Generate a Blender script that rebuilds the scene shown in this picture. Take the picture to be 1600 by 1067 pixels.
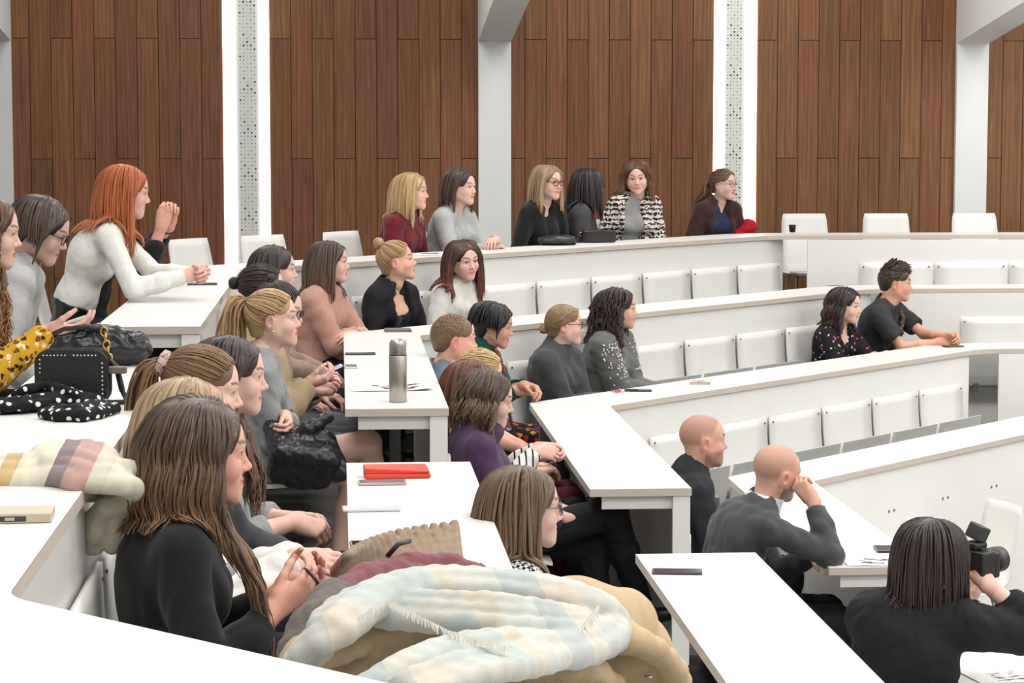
import bpy, math, random
import numpy as np
from math import sin, cos, pi, radians as R
scene = bpy.context.scene
for o in list(bpy.data.objects): bpy.data.objects.remove(o)

# ---------------------------------------------------------------- camera
FOCAL = 3597.5            # focal length in pixels of a 1600 px wide frame
PITCH, YAW = 0.09052, 0.07477
CAMZ = 1.49
cam_data = bpy.data.cameras.new('camera'); cam = bpy.data.objects.new('camera', cam_data)
scene.collection.objects.link(cam); scene.camera = cam
cam_data.sensor_width = 36.0; cam_data.lens = FOCAL*36.0/1600.0
cam_data.clip_start = 0.05; cam_data.clip_end = 100
cam.location = (0, 0, CAMZ); cam.rotation_euler = (pi/2-PITCH, 0, -YAW)

# ---------------------------------------------------------------- world, exposure
world = bpy.data.worlds.new('world'); scene.world = world; world.use_nodes = True
world.node_tree.nodes['Background'].inputs[0].default_value = (1, 1, 1, 1)
world.node_tree.nodes['Background'].inputs[1].default_value = 0.12
vs = scene.view_settings
vs.view_transform = 'Standard'; vs.look = 'None'; vs.gamma = 1.0; vs.use_curve_mapping = False
vs.exposure = 0.0
scene.cycles.use_denoising = True; scene.cycles.adaptive_threshold = .03
scene.cycles.max_bounces = 6; scene.cycles.diffuse_bounces = 3; scene.cycles.glossy_bounces = 3
scene.cycles.sample_clamp_indirect = 6.0

# ---------------------------------------------------------------- ceiling lights (hall lamps above the frame, and an added stage-side row)
def area_light(name, loc, sx, sy, power, color=(1, 0.985, 0.96), rot=(0, 0, 0)):
    l = bpy.data.lights.new(name, 'AREA'); l.shape = 'RECTANGLE'; l.size = sx; l.size_y = sy
    l.energy = power; l.color = color
    o = bpy.data.objects.new(name, l); o.location = loc; o.rotation_euler = rot
    scene.collection.objects.link(o); return o
LAMP_SPOTS = [(u, v) for v in (0.5, 4.2, 7.9, 11.6, 15.3) for u in (-0.65, 3.05, 6.8, 9.9)]  # last u position: unseen row added to light the desk fronts from the stage
for (u_, v_) in LAMP_SPOTS:
    area_light('ceiling_lamp_light', (u_, v_, 4.62), 2.2, 1.2, {-0.65: 67, 3.05: 79, 6.8: 100, 9.9: 78}[u_])

# ---------------------------------------------------------------- geometry of the hall (metres)
# u (x) runs from the back row towards the stage, v (y) away from the camera, z up; z = 0 is the floor of the back row
U0, PU, W = -0.542, 0.965, 0.405
VF, VN = 8.98, 7.50; VM = (VF+VN)/2
BETA, VC, PD, V3, P3 = 0.8126, 12.743, 1.04, 16.66, 0.978
STEP, ZT = 0.3286, 0.74
CB, SB = cos(BETA), sin(BETA)
DG = np.array([CB, SB]); NR = np.array([SB, -CB]); C0 = np.array([U0, VC])
def tierz(k): return -STEP*k              # floor of row k (0 = back row A)
def deskz(k): return ZT-STEP*k
def arm_u(k, off=0.0): return U0+PU*k+off
def diag_v(k, off, u): return VC+((u-U0)*SB-(PD*k+off))/CB
def front_v(k, off=0.0): return V3-P3*k-off
def corner(k, off=0.0): u = arm_u(k, off); return np.array([u, diag_v(k, off, u)])
def bend(k, off=0.0):
    v = front_v(k, off); return np.array([U0+((PD*k+off)+(v-VC)*CB)/SB, v])
def diag_pt(k, t, off=0.0): return C0+NR*(PD*k+off)+DG*t
def mir(p): return np.array([p[0], 2*VM-p[1]])
def ray(px, py):
    xc = (px-800)/FOCAL; yc = (py-533.5)/FOCAL
    Z = cos(PITCH)-yc*sin(PITCH); Y = sin(PITCH)+yc*cos(PITCH)
    return np.array([xc*cos(YAW)+Z*sin(YAW), -xc*sin(YAW)+Z*cos(YAW), -Y])
CAMP = np.array([0, 0, CAMZ])
def onz(px, py, z): r = ray(px, py); return CAMP+r*((z-CAMZ)/r[2])
def onv(px, py, v): r = ray(px, py); return CAMP+r*(v/r[1])
def onu(px, py, u): r = ray(px, py); return CAMP+r*(u/r[0])
def onplane(px, py, P, d):
    n = np.array([-d[1], d[0]]); r = ray(px, py); return CAMP+r*((n@np.asarray(P))/(n@r[:2]))

# ---------------------------------------------------------------- helpers
COL = scene.collection
def tag(o, label=None, cat=None, group=None, kind=None):
    if label: o['label'] = label
    if cat: o['category'] = cat
    if group: o['group'] = group
    if kind: o['kind'] = kind
    return o
def empty(name, loc=(0, 0, 0), rz=0.0):
    o = bpy.data.objects.new(name, None); COL.objects.link(o)
    o.location = tuple(float(a) for a in loc); o.rotation_euler = (0, 0, rz); o.empty_display_size = .1
    return o
def mesh_np(name, V, F4=None, F3=None, smooth=True, col=None, mats=None, matidx=None):
    me = bpy.data.meshes.new(name)
    V = np.ascontiguousarray(V, np.float32)
    loops = []; starts = []; n = 0
    if F4 is not None and len(F4):
        F4 = np.asarray(F4, np.int32); loops.append(F4.ravel()); starts.append(np.arange(len(F4), dtype=np.int32)*4); n = len(F4)*4
    if F3 is not None and len(F3):
        F3 = np.asarray(F3, np.int32); loops.append(F3.ravel()); starts.append(n+np.arange(len(F3), dtype=np.int32)*3)
    L = np.concatenate(loops) if loops else np.zeros(0, np.int32); S_ = np.concatenate(starts) if starts else np.zeros(0, np.int32)
    me.vertices.add(len(V)); me.vertices.foreach_set('co', V.ravel())
    me.loops.add(len(L)); me.loops.foreach_set('vertex_index', L)
    me.polygons.add(len(S_)); me.polygons.foreach_set('loop_start', S_)
    if matidx is not None: me.polygons.foreach_set('material_index', np.asarray(matidx, np.int32))
    me.update(calc_edges=True); me.validate()
    if smooth: me.polygons.foreach_set('use_smooth', np.ones(len(me.polygons), bool))
    if col is not None:
        a = me.color_attributes.new('Col', 'FLOAT_COLOR', 'POINT')
        c = np.ones((len(V), 4), np.float32); c[:, :3] = col; a.data.foreach_set('color', c.ravel())
    for m in (mats or []): me.materials.append(m)
    return me
def obj(name, me, mat=None, parent=None, loc=None, rz=None):
    if mat is not None and not me.materials: me.materials.append(mat)
    o = bpy.data.objects.new(name, me); COL.objects.link(o)
    if parent is not None: o.parent = parent
    if loc is not None: o.location = tuple(float(a) for a in loc)
    if rz is not None: o.rotation_euler = (0, 0, rz)
    return o
class MB:
    """collects simple solids into one mesh"""
    def __init__(s): s.v = []; s.f = []
    def add(s, V, F): n = len(s.v); s.v += [tuple(float(c) for c in p) for p in V]; s.f += [tuple(i+n for i in f) for f in F]; return s
    def box(s, x0, x1, y0, y1, z0, z1):
        return s.add([(x0,y0,z0),(x1,y0,z0),(x1,y1,z0),(x0,y1,z0),(x0,y0,z1),(x1,y0,z1),(x1,y1,z1),(x0,y1,z1)],
            [(3,2,1,0),(4,5,6,7),(0,1,5,4),(1,2,6,5),(2,3,7,6),(3,0,4,7)])
    def obox(s, c, ax, ay, az, hx, hy, hz):   # oriented box
        c = np.array(c, float); ax, ay, az = (np.array(a, float) for a in (ax, ay, az))
        V = [c+ax*hx*i+ay*hy*j+az*hz*k for k in (-1, 1) for (i, j) in ((-1,-1),(1,-1),(1,1),(-1,1))]
        return s.add(V, [(3,2,1,0),(4,5,6,7),(0,1,5,4),(1,2,6,5),(2,3,7,6),(3,0,4,7)])
    def prism(s, poly, z0, z1):               # poly counter-clockwise
        n = len(poly)
        V = [(p[0], p[1], z0) for p in poly]+[(p[0], p[1], z1) for p in poly]
        F = [tuple(reversed(range(n))), tuple(range(n, 2*n))]+[(i, (i+1)%n, n+(i+1)%n, n+i) for i in range(n)]
        return s.add(V, F)
    def tube(s, pts, r, n=8, cap=True):
        pts = [np.array(p, float) for p in pts]; rs = r if hasattr(r, '__len__') else [r]*len(pts)
        V = []; F = []; up = np.array([0.12, 0.34, 0.93])
        for i, p in enumerate(pts):
            t = pts[min(i+1, len(pts)-1)]-pts[max(i-1, 0)]; t = t/(np.linalg.norm(t)+1e-9)
            a = np.cross(t, up)
            if np.linalg.norm(a) < .1: a = np.cross(t, (1, 0, 0))
            a /= np.linalg.norm(a); b = np.cross(t, a)
            V += [p+rs[i]*(cos(2*pi*j/n)*a+sin(2*pi*j/n)*b) for j in range(n)]
        for i in range(len(pts)-1):
            for j in range(n): F.append((i*n+j, i*n+(j+1)%n, (i+1)*n+(j+1)%n, (i+1)*n+j))
        if cap: F += [tuple(reversed(range(n))), tuple(range((len(pts)-1)*n, len(pts)*n))]
        return s.add(V, F)
    def cyl(s, c, r, z0, z1, n=16, r2=None):
        r2 = r if r2 is None else r2
        V = [(c[0]+r*cos(2*pi*j/n), c[1]+r*sin(2*pi*j/n), z0) for j in range(n)]+[(c[0]+r2*cos(2*pi*j/n), c[1]+r2*sin(2*pi*j/n), z1) for j in range(n)]
        return s.add(V, [tuple(reversed(range(n))), tuple(range(n, 2*n))]+[(j, (j+1)%n, n+(j+1)%n, n+j) for j in range(n)])
    def lathe(s, prof, c=(0, 0, 0), n=24):
        V = []; F = []; m = len(prof)
        for j in range(n):
            a = 2*pi*j/n; V += [(c[0]+r*cos(a), c[1]+r*sin(a), c[2]+z) for (r, z) in prof]
        for j in range(n):
            for i in range(m-1): F.append((j*m+i, ((j+1)%n)*m+i, ((j+1)%n)*m+i+1, j*m+i+1))
        return s.add(V, F)
    def mesh(s, name, smooth=False):
        me = bpy.data.meshes.new(name); me.from_pydata(s.v, [], s.f); me.update()
        if smooth: me.polygons.foreach_set('use_smooth', np.ones(len(me.polygons), bool))
        return me
    def build(s, name, mat, parent=None, smooth=False, bevel=0, loc=None, rz=None, seg=2):
        o = obj(name, s.mesh(name, smooth), mat, parent, loc, rz)
        if bevel:
            b = o.modifiers.new('bevel', 'BEVEL'); b.width = bevel; b.segments = seg; b.limit_method = 'ANGLE'; b.angle_limit = R(40)
        return o
# ---------------------------------------------------------------- materials
MATS = {}
def nodes_of(m): m.use_nodes = True; return m.node_tree.nodes, m.node_tree.links
def mat(name, col, rough=.5, metal=0.0, spec=.5, noise=0.0, nscale=40.0, bump=0.0, bscale=200.0, emit=0.0, coat=0.0, sheen=0.0, stretch=(1, 1, 1), trans=0.0):
    if name in MATS: return MATS[name]
    m = bpy.data.materials.new(name); N, L = nodes_of(m); b = N['Principled BSDF']
    b.inputs['Base Color'].default_value = (*col, 1); b.inputs['Roughness'].default_value = rough
    b.inputs['Metallic'].default_value = metal; b.inputs['Specular IOR Level'].default_value = spec
    if coat: b.inputs['Coat Weight'].default_value = coat
    if sheen: b.inputs['Sheen Weight'].default_value = sheen
    if trans: b.inputs['Transmission Weight'].default_value = trans
    if emit: b.inputs['Emission Color'].default_value = (*col, 1); b.inputs['Emission Strength'].default_value = emit
    if noise or bump:
        tc = N.new('ShaderNodeTexCoord'); mp = N.new('ShaderNodeMapping'); mp.inputs['Scale'].default_value = stretch
        L.new(tc.outputs['Object'], mp.inputs['Vector'])
    if noise:
        n = N.new('ShaderNodeTexNoise'); n.inputs['Scale'].default_value = nscale; n.inputs['Detail'].default_value = 4
        r = N.new('ShaderNodeValToRGB'); lo = [max(0, c*(1-noise)) for c in col]; hi = [min(1, c*(1+noise)) for c in col]
        r.color_ramp.elements[0].color = (*lo, 1); r.color_ramp.elements[1].color = (*hi, 1)
        r.color_ramp.elements[0].position = .3; r.color_ramp.elements[1].position = .7
        L.new(mp.outputs[0], n.inputs['Vector']); L.new(n.outputs['Fac'], r.inputs[0]); L.new(r.outputs[0], b.inputs['Base Color'])
    if bump:
        n2 = N.new('ShaderNodeTexNoise'); n2.inputs['Scale'].default_value = bscale; n2.inputs['Detail'].default_value = 3
        bp = N.new('ShaderNodeBump'); bp.inputs['Strength'].default_value = bump; bp.inputs['Distance'].default_value = .004
        L.new(mp.outputs[0], n2.inputs['Vector']); L.new(n2.outputs['Fac'], bp.inputs['Height']); L.new(bp.outputs[0], b.inputs['Normal'])
    MATS[name] = m; return m
def mat_vcol(name, rough=.5, spec=.4, sss=0.0, bump=0.0, bscale=300, var=0.0, sheen=0.0, stretch=(1, 1, 1)):
    """base colour from the mesh's own colour attribute (pigment: lips, brows, hair dye, prints)"""
    if name in MATS: return MATS[name]
    m = bpy.data.materials.new(name); N, L = nodes_of(m); b = N['Principled BSDF']
    a = N.new('ShaderNodeVertexColor'); a.layer_name = 'Col'
    b.inputs['Roughness'].default_value = rough; b.inputs['Specular IOR Level'].default_value = spec
    if sss:
        b.inputs['Subsurface Weight'].default_value = sss; b.inputs['Subsurface Radius'].default_value = (1, .35, .2); b.inputs['Subsurface Scale'].default_value = .008
    if sheen: b.inputs['Sheen Weight'].default_value = sheen
    L.new(a.outputs[0], b.inputs['Base Color'])
    if bump:
        tc = N.new('ShaderNodeTexCoord'); mp = N.new('ShaderNodeMapping'); mp.inputs['Scale'].default_value = stretch
        n2 = N.new('ShaderNodeTexNoise'); n2.inputs['Scale'].default_value = bscale; n2.inputs['Detail'].default_value = 3
        bp = N.new('ShaderNodeBump'); bp.inputs['Strength'].default_value = bump; bp.inputs['Distance'].default_value = .003
        L.new(tc.outputs['Object'], mp.inputs['Vector']); L.new(mp.outputs[0], n2.inputs['Vector']); L.new(n2.outputs['Fac'], bp.inputs['Height']); L.new(bp.outputs[0], b.inputs['Normal'])
    MATS[name] = m; return m
def srgb(r, g, b):
    f = lambda c: ((c/255.0)/12.92 if c/255.0 <= .04045 else ((c/255.0+.055)/1.055)**2.4)
    return (f(r), f(g), f(b))
# ================================================================ the hall
ORD = ['first', 'second', 'third', 'fourth', 'fifth', 'sixth', 'seventh', 'eighth', 'ninth', 'tenth']
WHITE = mat('white_laminate', srgb(222, 221, 218), .42, noise=.01, nscale=6)
PANEL = mat('white_panel', srgb(231, 230, 226), .32, noise=.012, nscale=5)
EDGE = mat('beige_edge_band', srgb(196, 184, 172), .6, noise=.08, nscale=60, stretch=(1, 1, 30))
FLOORM = mat('grey_floor_covering', srgb(112, 110, 106), .75, noise=.12, nscale=120)
PLASTER = mat('white_plaster', srgb(222, 223, 222), .85, noise=.015, nscale=3, bump=.05, bscale=60)
CEIL = mat('ceiling_paint', srgb(230, 230, 228), .9)
STEEL = mat('grey_steel', srgb(150, 150, 148), .35, metal=.8)
SCREWM = mat('dark_screw', srgb(120, 118, 114), .4, metal=.6)
PLY = mat('white_plywood_shell', srgb(230, 229, 225), .36)
SEATG = mat('grey_seat_edge', srgb(190, 190, 187), .45)
DARKG = mat('dark_gap', srgb(50, 48, 46), .8)
def wood_mat():
    m = bpy.data.materials.new('stained_plank_wood'); N, L = nodes_of(m); b = N['Principled BSDF']
    tc = N.new('ShaderNodeTexCoord'); oi = N.new('ShaderNodeObjectInfo'); add = N.new('ShaderNodeVectorMath'); add.operation = 'MULTIPLY_ADD'
    L.new(oi.outputs['Random'], add.inputs[0]); add.inputs[1].default_value = (37, 11, 53); L.new(tc.outputs['Object'], add.inputs[2])
    mp = N.new('ShaderNodeMapping'); mp.inputs['Scale'].default_value = (16, 16, .9); L.new(add.outputs[0], mp.inputs[0])
    n1 = N.new('ShaderNodeTexNoise'); n1.inputs['Scale'].default_value = 2.2; n1.inputs['Detail'].default_value = 6; n1.inputs['Distortion'].default_value = 1.2; L.new(mp.outputs[0], n1.inputs['Vector'])
    wv = N.new('ShaderNodeTexWave'); wv.wave_type = 'BANDS'; wv.bands_direction = 'X'; wv.inputs['Scale'].default_value = .55; wv.inputs['Distortion'].default_value = 9; wv.inputs['Detail'].default_value = 3; wv.inputs['Detail Scale'].default_value = 1.2; L.new(mp.outputs[0], wv.inputs['Vector'])
    mx = N.new('ShaderNodeMix'); mx.data_type = 'FLOAT'; mx.inputs[0].default_value = .16; L.new(n1.outputs['Fac'], mx.inputs[2]); L.new(wv.outputs['Fac'], mx.inputs[3])
    r = N.new('ShaderNodeValToRGB'); e = r.color_ramp.elements
    e[0].position = .18; e[0].color = (*srgb(94, 61, 39), 1); e[1].position = .85; e[1].color = (*srgb(148, 102, 66), 1)
    k = e.new(.5); k.color = (*srgb(121, 81, 51), 1)
    L.new(mx.outputs[0], r.inputs[0])
    hs_ = N.new('ShaderNodeHueSaturation'); L.new(r.outputs[0], hs_.inputs['Color'])
    mr = N.new('ShaderNodeMapRange'); mr.inputs[3].default_value = .86; mr.inputs[4].default_value = 1.16; L.new(oi.outputs['Random'], mr.inputs[0]); L.new(mr.outputs[0], hs_.inputs['Value'])
    mr2 = N.new('ShaderNodeMapRange'); mr2.inputs[3].default_value = .488; mr2.inputs[4].default_value = .508; w2 = N.new('ShaderNodeTexWhiteNoise'); w2.noise_dimensions = '1D'; L.new(oi.outputs['Random'], w2.inputs['W']); L.new(w2.outputs['Value'], mr2.inputs[0]); L.new(mr2.outputs[0], hs_.inputs['Hue'])
    L.new(hs_.outputs[0], b.inputs['Base Color']); b.inputs['Roughness'].default_value = .5; b.inputs['Specular IOR Level'].default_value = .3
    bp = N.new('ShaderNodeBump'); bp.inputs['Strength'].default_value = .12; bp.inputs['Distance'].default_value = .003; L.new(mx.outputs[0], bp.inputs['Height']); L.new(bp.outputs[0], b.inputs['Normal'])
    return m
WOOD = wood_mat()
struct = lambda o: tag(o, kind='structure')
VW = 18.3; UL, UR, VNW, ZC = -3.4, 11.0, -3.2, 4.7
# tier floors: rings between the desk fronts, with their risers
def ring(k, off=0.0, umax=10.9):
    far = [np.array([umax, front_v(k, off)]), bend(k, off), corner(k, off)]
    return far+[mir(p) for p in reversed(far)]
def strip(mb, a, b, za, zb):
    for i in range(len(a)-1):
        mb.add([(*a[i], za), (*a[i+1], za), (*b[i+1], zb), (*b[i], zb)], [(0, 1, 2, 3)])
for k in range(6):
    m = MB()
    inner = ring(k, -.03) if k < 5 else None
    outer = ring(k-1, -.03) if k > 0 else [np.array([UR, VW]), np.array([UL+.02, VW]), np.array([UL, VW]), np.array([UL, VNW]), np.array([UL+.02, VNW]), np.array([UR, VNW])]
    if k < 5:
        strip(m, outer, inner, tierz(k), tierz(k)); strip(m, inner, inner, tierz(k), tierz(k+1))
    else: m.add([(*p, tierz(k)) for p in outer], [tuple(range(len(outer)))])
    struct(m.build('floor', FLOORM))
# steps in the aisle: a half-height tread between the tiers
for k in range(4):
    m = MB(); u = arm_u(k, -.03); m.box(u, u+.34, VN+.12, VF-.12, tierz(k+1), tierz(k+1)+STEP*.5); struct(m.build('trim_%d' % (k+1), FLOORM, bevel=.006))
# walls and ceiling
def wallbox(name, x0, x1, y0, y1, z0, z1, m): return struct(MB().box(x0, x1, y0, y1, z0, z1).build(name, m))
wall_back = wallbox('wall_back', UL, UR, VW+.03, VW+.2, -2, ZC, DARKG)
wallbox('wall_left', UL-.2, UL, VNW, VW+.03, -2, ZC, PLASTER); wallbox('wall_right', UR, UR+.2, VNW, VW+.03, -2, ZC, PLASTER); wallbox('wall_near', UL, UR, VNW-.2, VNW, -2, ZC, PLASTER)
wallbox('ceiling', UL-.2, UR+.2, VNW-.2, VW+.2, ZC, ZC+.2, CEIL)
LAMP_GLOW = mat('lamp_diffuser', (1, .985, .96), .5, emit=1.5); LAMP_GLOW.cycles.emission_sampling = 'NONE'
for i, (u_, v_) in enumerate(LAMP_SPOTS):
    e = empty('ceiling_lamp', (u_, v_, ZC)); tag(e, '%s unseen ceiling lamp panel from the stage, %s from the wooden wall' % (ORD[3-i % 4], ORD[4-i//4]), 'lamp', 'ceiling lamps above the rows')
    m = MB(); m.box(-1.13, 1.13, -.63, -.6, -.07, 0); m.box(-1.13, 1.13, .6, .63, -.07, 0); m.box(-1.13, -1.1, -.6, .6, -.07, 0); m.box(1.1, 1.13, -.6, .6, -.07, 0); m.build('frame', CEIL, e)
    MB().box(-1.1, 1.1, -.6, .6, -.02, -.01).build('diffuser', LAMP_GLOW, e)
# light slots: two glowing strips either side of a perforated panel
STRIPM = mat('glowing_strip', (1, 1, .97), .5, emit=5.0)
PERF = mat('perforated_metal', srgb(222, 223, 219), .5); HOLE = mat('panel_hole', srgb(70, 70, 68), .9)
SLOTS = [(-.905, -.805, -.622, -.540), (2.984, 3.066, 3.236, 3.330)]
rg = random.Random(4)
for i, (a, b, c, d) in enumerate(SLOTS):
    e = empty('light_slot', (a, VW, -1.0)); tag(e, ('tall light slot left of the first white column, two glowing strips beside a perforated panel', 'tall light slot behind the brown cardigan, two glowing strips')[i], 'wall light', 'light slots in the wooden wall')
    for (x0, x1) in ((a, b), (c, d)):
        MB().box(x0-a+.003, x1-a-.003, -.012, .02, 0, ZC+1.0).build('glowing_strip', STRIPM, e)
    MB().box(b-a, c-a, -.004, .02, 0, ZC+1.0).build('perforated_panel', PERF, e)
    m = MB(); w = c-b; nc = 5; pitch = w*.62/(nc-1); x_0 = b-a+w*(.20 if i == 0 else .16)
    pat = ['Oo.oo', '.o.o.', 'o.ooO', 'oOoO.', '..O.o', 'o.o.O', '.O.o.', 'o...o', '.o.o.', 'o.o.o', '...o.', 'oo..o']
    for q in range(int((ZC+1.0)/pitch)):
        for j in range(nc):
            ch = pat[q % len(pat)][j] if nc <= 5 else 'o'
            r_ = {'O': .0085, 'o': .0048, '.': .0026}[ch]
            x = x_0+j*pitch; z = q*pitch+.02; m.add([(x+r_*cos(2*pi*t/6), -.0055, z+r_*sin(2*pi*t/6)) for t in range(6)], [(5, 4, 3, 2, 1, 0)])
    tag(m.build('perforation', HOLE, e), kind='stuff')
# planks: full boards 1.88 m long, every other column shifted by half
def planks(u0, u1, start):
    nx = max(1, round((u1-u0)/.166)); w = (u1-u0)/nx
    for i in range(nx):
        zj = 2.222 if (i+start) % 2 == 0 else 1.284
        z = zj-1.877*2
        while z < ZC:
            za, zb = max(z, -1.0), min(z+1.877, ZC)
            if zb > za+.05:
                key = (round(w, 4), round(zb-za, 3)); me = planks.cache.get(key)
                if me is None:
                    mb = MB(); g = .0016; mb.add([(g, .03, g), (w-g, .03, g), (w-g, .03, zb-za-g), (g, .03, zb-za-g), (g, .0, g), (w-g, .0, g), (w-g, .0, zb-za-g), (g, .0, zb-za-g), (g+.002, -.003, g+.002), (w-g-.002, -.003, g+.002), (w-g-.002, -.003, zb-za-g-.002), (g+.002, -.003, zb-za-g-.002)],
                        [(8, 9, 10, 11), (4, 5, 9, 8), (5, 6, 10, 9), (6, 7, 11, 10), (7, 4, 8, 11), (0, 1, 5, 4), (1, 2, 6, 5), (2, 3, 7, 6), (3, 0, 4, 7)])
                    me = mb.mesh('plank'); planks.cache[key] = me
                obj('plank', me, WOOD, wall_back, (u0+w*i, VW-rg.uniform(0, .003), za))
            z += 1.877
planks.cache = {}
planks(UL, -.905, 1); planks(-.540, 2.984, 0); planks(3.330, 7.0, 0)
struct(MB().box(7.0, UR, VW-.003, VW+.03, -1, ZC).build('trim_9', WOOD))
# columns with the sloping roof beams that spring from them
for i, uc in enumerate((-2.667, 1.231, 5.072)):
    m = MB(); w = .130; VCF = 18.25; m.box(uc-w, uc+w, VCF, VW+.02, -1.2, ZC); struct(m.build('trim_%d' % (10+i), PLASTER, bevel=.004))
    z0 = 2.203; sl = .128; y1 = -2.6
    mb = MB(); za = z0; zb = z0+sl*(VCF-y1)
    V = [(uc-w, VCF, za), (uc+w, VCF, za), (uc+w, y1, zb), (uc-w, y1, zb), (uc-w, VCF, za+1.1), (uc+w, VCF, za+1.1), (uc+w, y1, zb+.5), (uc-w, y1, zb+.5)]
    mb.add(V, [(0, 1, 2, 3), (7, 6, 5, 4), (1, 0, 4, 5), (2, 1, 5, 6), (3, 2, 6, 7), (0, 3, 7, 4)])
    struct(mb.build('trim_%d' % (20+i), PLASTER))

# ================================================================ the desks
def fillet(prev, c, nxt, r, n=6):
    a = nrm2(prev-c); b = nrm2(nxt-c); ang = math.acos(max(-1, min(1, float(a@b)))); d = min(r/math.tan(ang/2), .45*np.linalg.norm(prev-c), .45*np.linalg.norm(nxt-c)); r = d*math.tan(ang/2)
    o = c+nrm2(a+b)*(r/sin(ang/2)); p0, p1 = c+a*d, c+b*d; a0 = math.atan2(*(p0-o)[::-1]); a1 = math.atan2(*(p1-o)[::-1]); da = (a1-a0+pi) % (2*pi)-pi
    return [o+r*np.array([cos(a0+da*t/n), sin(a0+da*t/n)]) for t in range(n+1)]
def nrm2(a): return a/(np.linalg.norm(a)+1e-9)
def ccw(poly):
    A = sum(poly[i][0]*poly[(i+1) % len(poly)][1]-poly[(i+1) % len(poly)][0]*poly[i][1] for i in range(len(poly)))
    return poly if A > 0 else poly[::-1]
TT = .030
ROWW = ['back row', 'second row', 'third row', 'fourth row']
TSEAM = .22
DIAG_END = [5.55, 5.05, 4.53, 4.05]
def desk(k, seg, near):
    M_ = mir if near else (lambda p: p); end = (VN if near else VF)
    if near and k == 2: end = 7.57
    zt = deskz(k); zf = tierz(k)
    ci, co = corner(k), corner(k, -W); bi, bo = bend(k), bend(k, -W)
    ti, to = ci+DG*TSEAM, co+DG*(TSEAM+.12)
    sgn = -1 if near else 1
    side = 'near' if near else 'far'
    mo = lambda pts: [M_(p) for p in pts]
    if seg == 'arm':
        e_ = 2*VM-end if near else end
        inner = [np.array([arm_u(k), e_])]+fillet(np.array([arm_u(k), e_]), ci, ti, .14 if near else .075)+[ti]
        outer = [to]+fillet(to, co, np.array([arm_u(k, -W), e_]), .10)+[np.array([arm_u(k, -W), e_])]
    elif seg == 'diag':
        tb, tb2 = bi-DG*.02, bo-DG*.02
        inner = [ti, tb]; outer = [tb2, to]
    else:
        UE = 10.2
        inner = [bi-DG*.02]+fillet(bi-DG*.4, bi, bi+np.array([.5, 0]), .35)+[np.array([UE, bi[1]])]
        outer = [np.array([UE, bo[1]])]+fillet(bo+np.array([.5, 0]), bo, bo-DG*.4, .6)+[bo-DG*.02]
    poly = ccw(mo(inner+outer)); base = poly[0]
    e = empty('lecture_desk', (base[0], base[1], zf)); rel = lambda p: np.array(p)-base
    if seg != 'front' or not near:
        e['category'] = 'desk'
    m = MB(); m.prism([rel(p) for p in poly], zt-TT-zf, zt-zf); top_o = m.build('desktop', WHITE, e)
    # edge band: a thin strip all round
    m = MB(); n = len(poly); c_ = [rel(p) for p in poly]
    offp = []
    for i in range(n):
        d1 = nrm2(c_[i]-c_[i-1]); d2 = nrm2(c_[(i+1) % n]-c_[i]); nn = nrm2(np.array([d1[1]+d2[1], -d1[0]-d2[0]])); offp.append(c_[i]+nn*.0015)
    for i in range(n):
        a, b = offp[i], offp[(i+1) % n]; m.add([(*a, zt-TT-zf-.0004), (*b, zt-TT-zf-.0004), (*b, zt-zf-.0012), (*a, zt-zf-.0012)], [(0, 1, 2, 3)])
    m.build('edge_band', EDGE, top_o, smooth=False)
    # front panel
    th = .018; ins = .016; zb = tierz(k+1)+.01-zf
    def slab(p, q, name='front_panel', z0=zb, z1=zt-TT-.004-zf):
        p, q = M_(np.array(p)), M_(np.array(q)); d = nrm2(q-p); nn = np.array([d[1], -d[0]])
        cands = ccw([p, q, q+nn*th, p+nn*th]); MB().prism([rel(c) for c in cands], z0, z1).build(name, PANEL, e, bevel=.0015)
    cpi = corner(k, -ins-th)
    if seg == 'arm':
        e_ = 2*VM-end if near else end
        if near: slab((arm_u(k, -ins-th), cpi[1]-.03), (arm_u(k, -ins-th), e_+.02))
        else: slab((arm_u(k, -ins-th), e_+.02), (arm_u(k, -ins-th), cpi[1]-.03))
        # end leg and apron at the aisle
        u1 = arm_u(k, -.004); w = .07; y0, y1 = (e_+.004, e_+.03); yy = sorted([mir((0, y0))[1], mir((0, y1))[1]]) if near else [y0, y1]
        MB().box(u1-w-base[0], u1-base[0], yy[0]-base[1], yy[1]-base[1], 0, zt-TT-zf).build('end_leg', PANEL, e, bevel=.002)
        y2 = sorted([mir((0, e_+.05))[1], mir((0, e_+.025))[1]]) if near else [e_+.025, e_+.05]
        MB().box(arm_u(k, -W+.05)-base[0], u1-w-base[0], y2[0]-base[1], y2[1]-base[1], zt-TT-.055-zf, zt-TT-zf).build('apron_rail', PANEL, e)
    elif seg == 'diag':
        p0 = cpi+DG*.05; p1 = diag_pt(k, DIAG_END[k], -ins-th)
        if near: slab(p1, p0)
        else: slab(p0, p1)
        # support posts under the desk
        for t in (.35, 2.2, 4.0):
            c = M_(diag_pt(k, t, -.22)); MB().box(c[0]-.03-base[0], c[0]+.03-base[0], c[1]-.03-base[1], c[1]+.03-base[1], 0, zt-TT-zf).build('leg', STEEL, e)
    else:
        u_ = bend(k, -ins)[0]+(.26, .18, .12, .2)[k]
        slab((u_, front_v(k, -ins)), (10.2, front_v(k, -ins))) if not near else slab((10.2, front_v(k, -ins)), (u_, front_v(k, -ins)))
    where = {('arm', 0): 'left arm past the aisle', ('arm', 1): 'left arm before the aisle', ('diag', 0): 'slanting far side', ('diag', 1): 'slanting near side', ('front', 0): 'straight far right stretch', ('front', 1): 'straight stretch behind the camera'}[(seg, int(near))]
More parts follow.
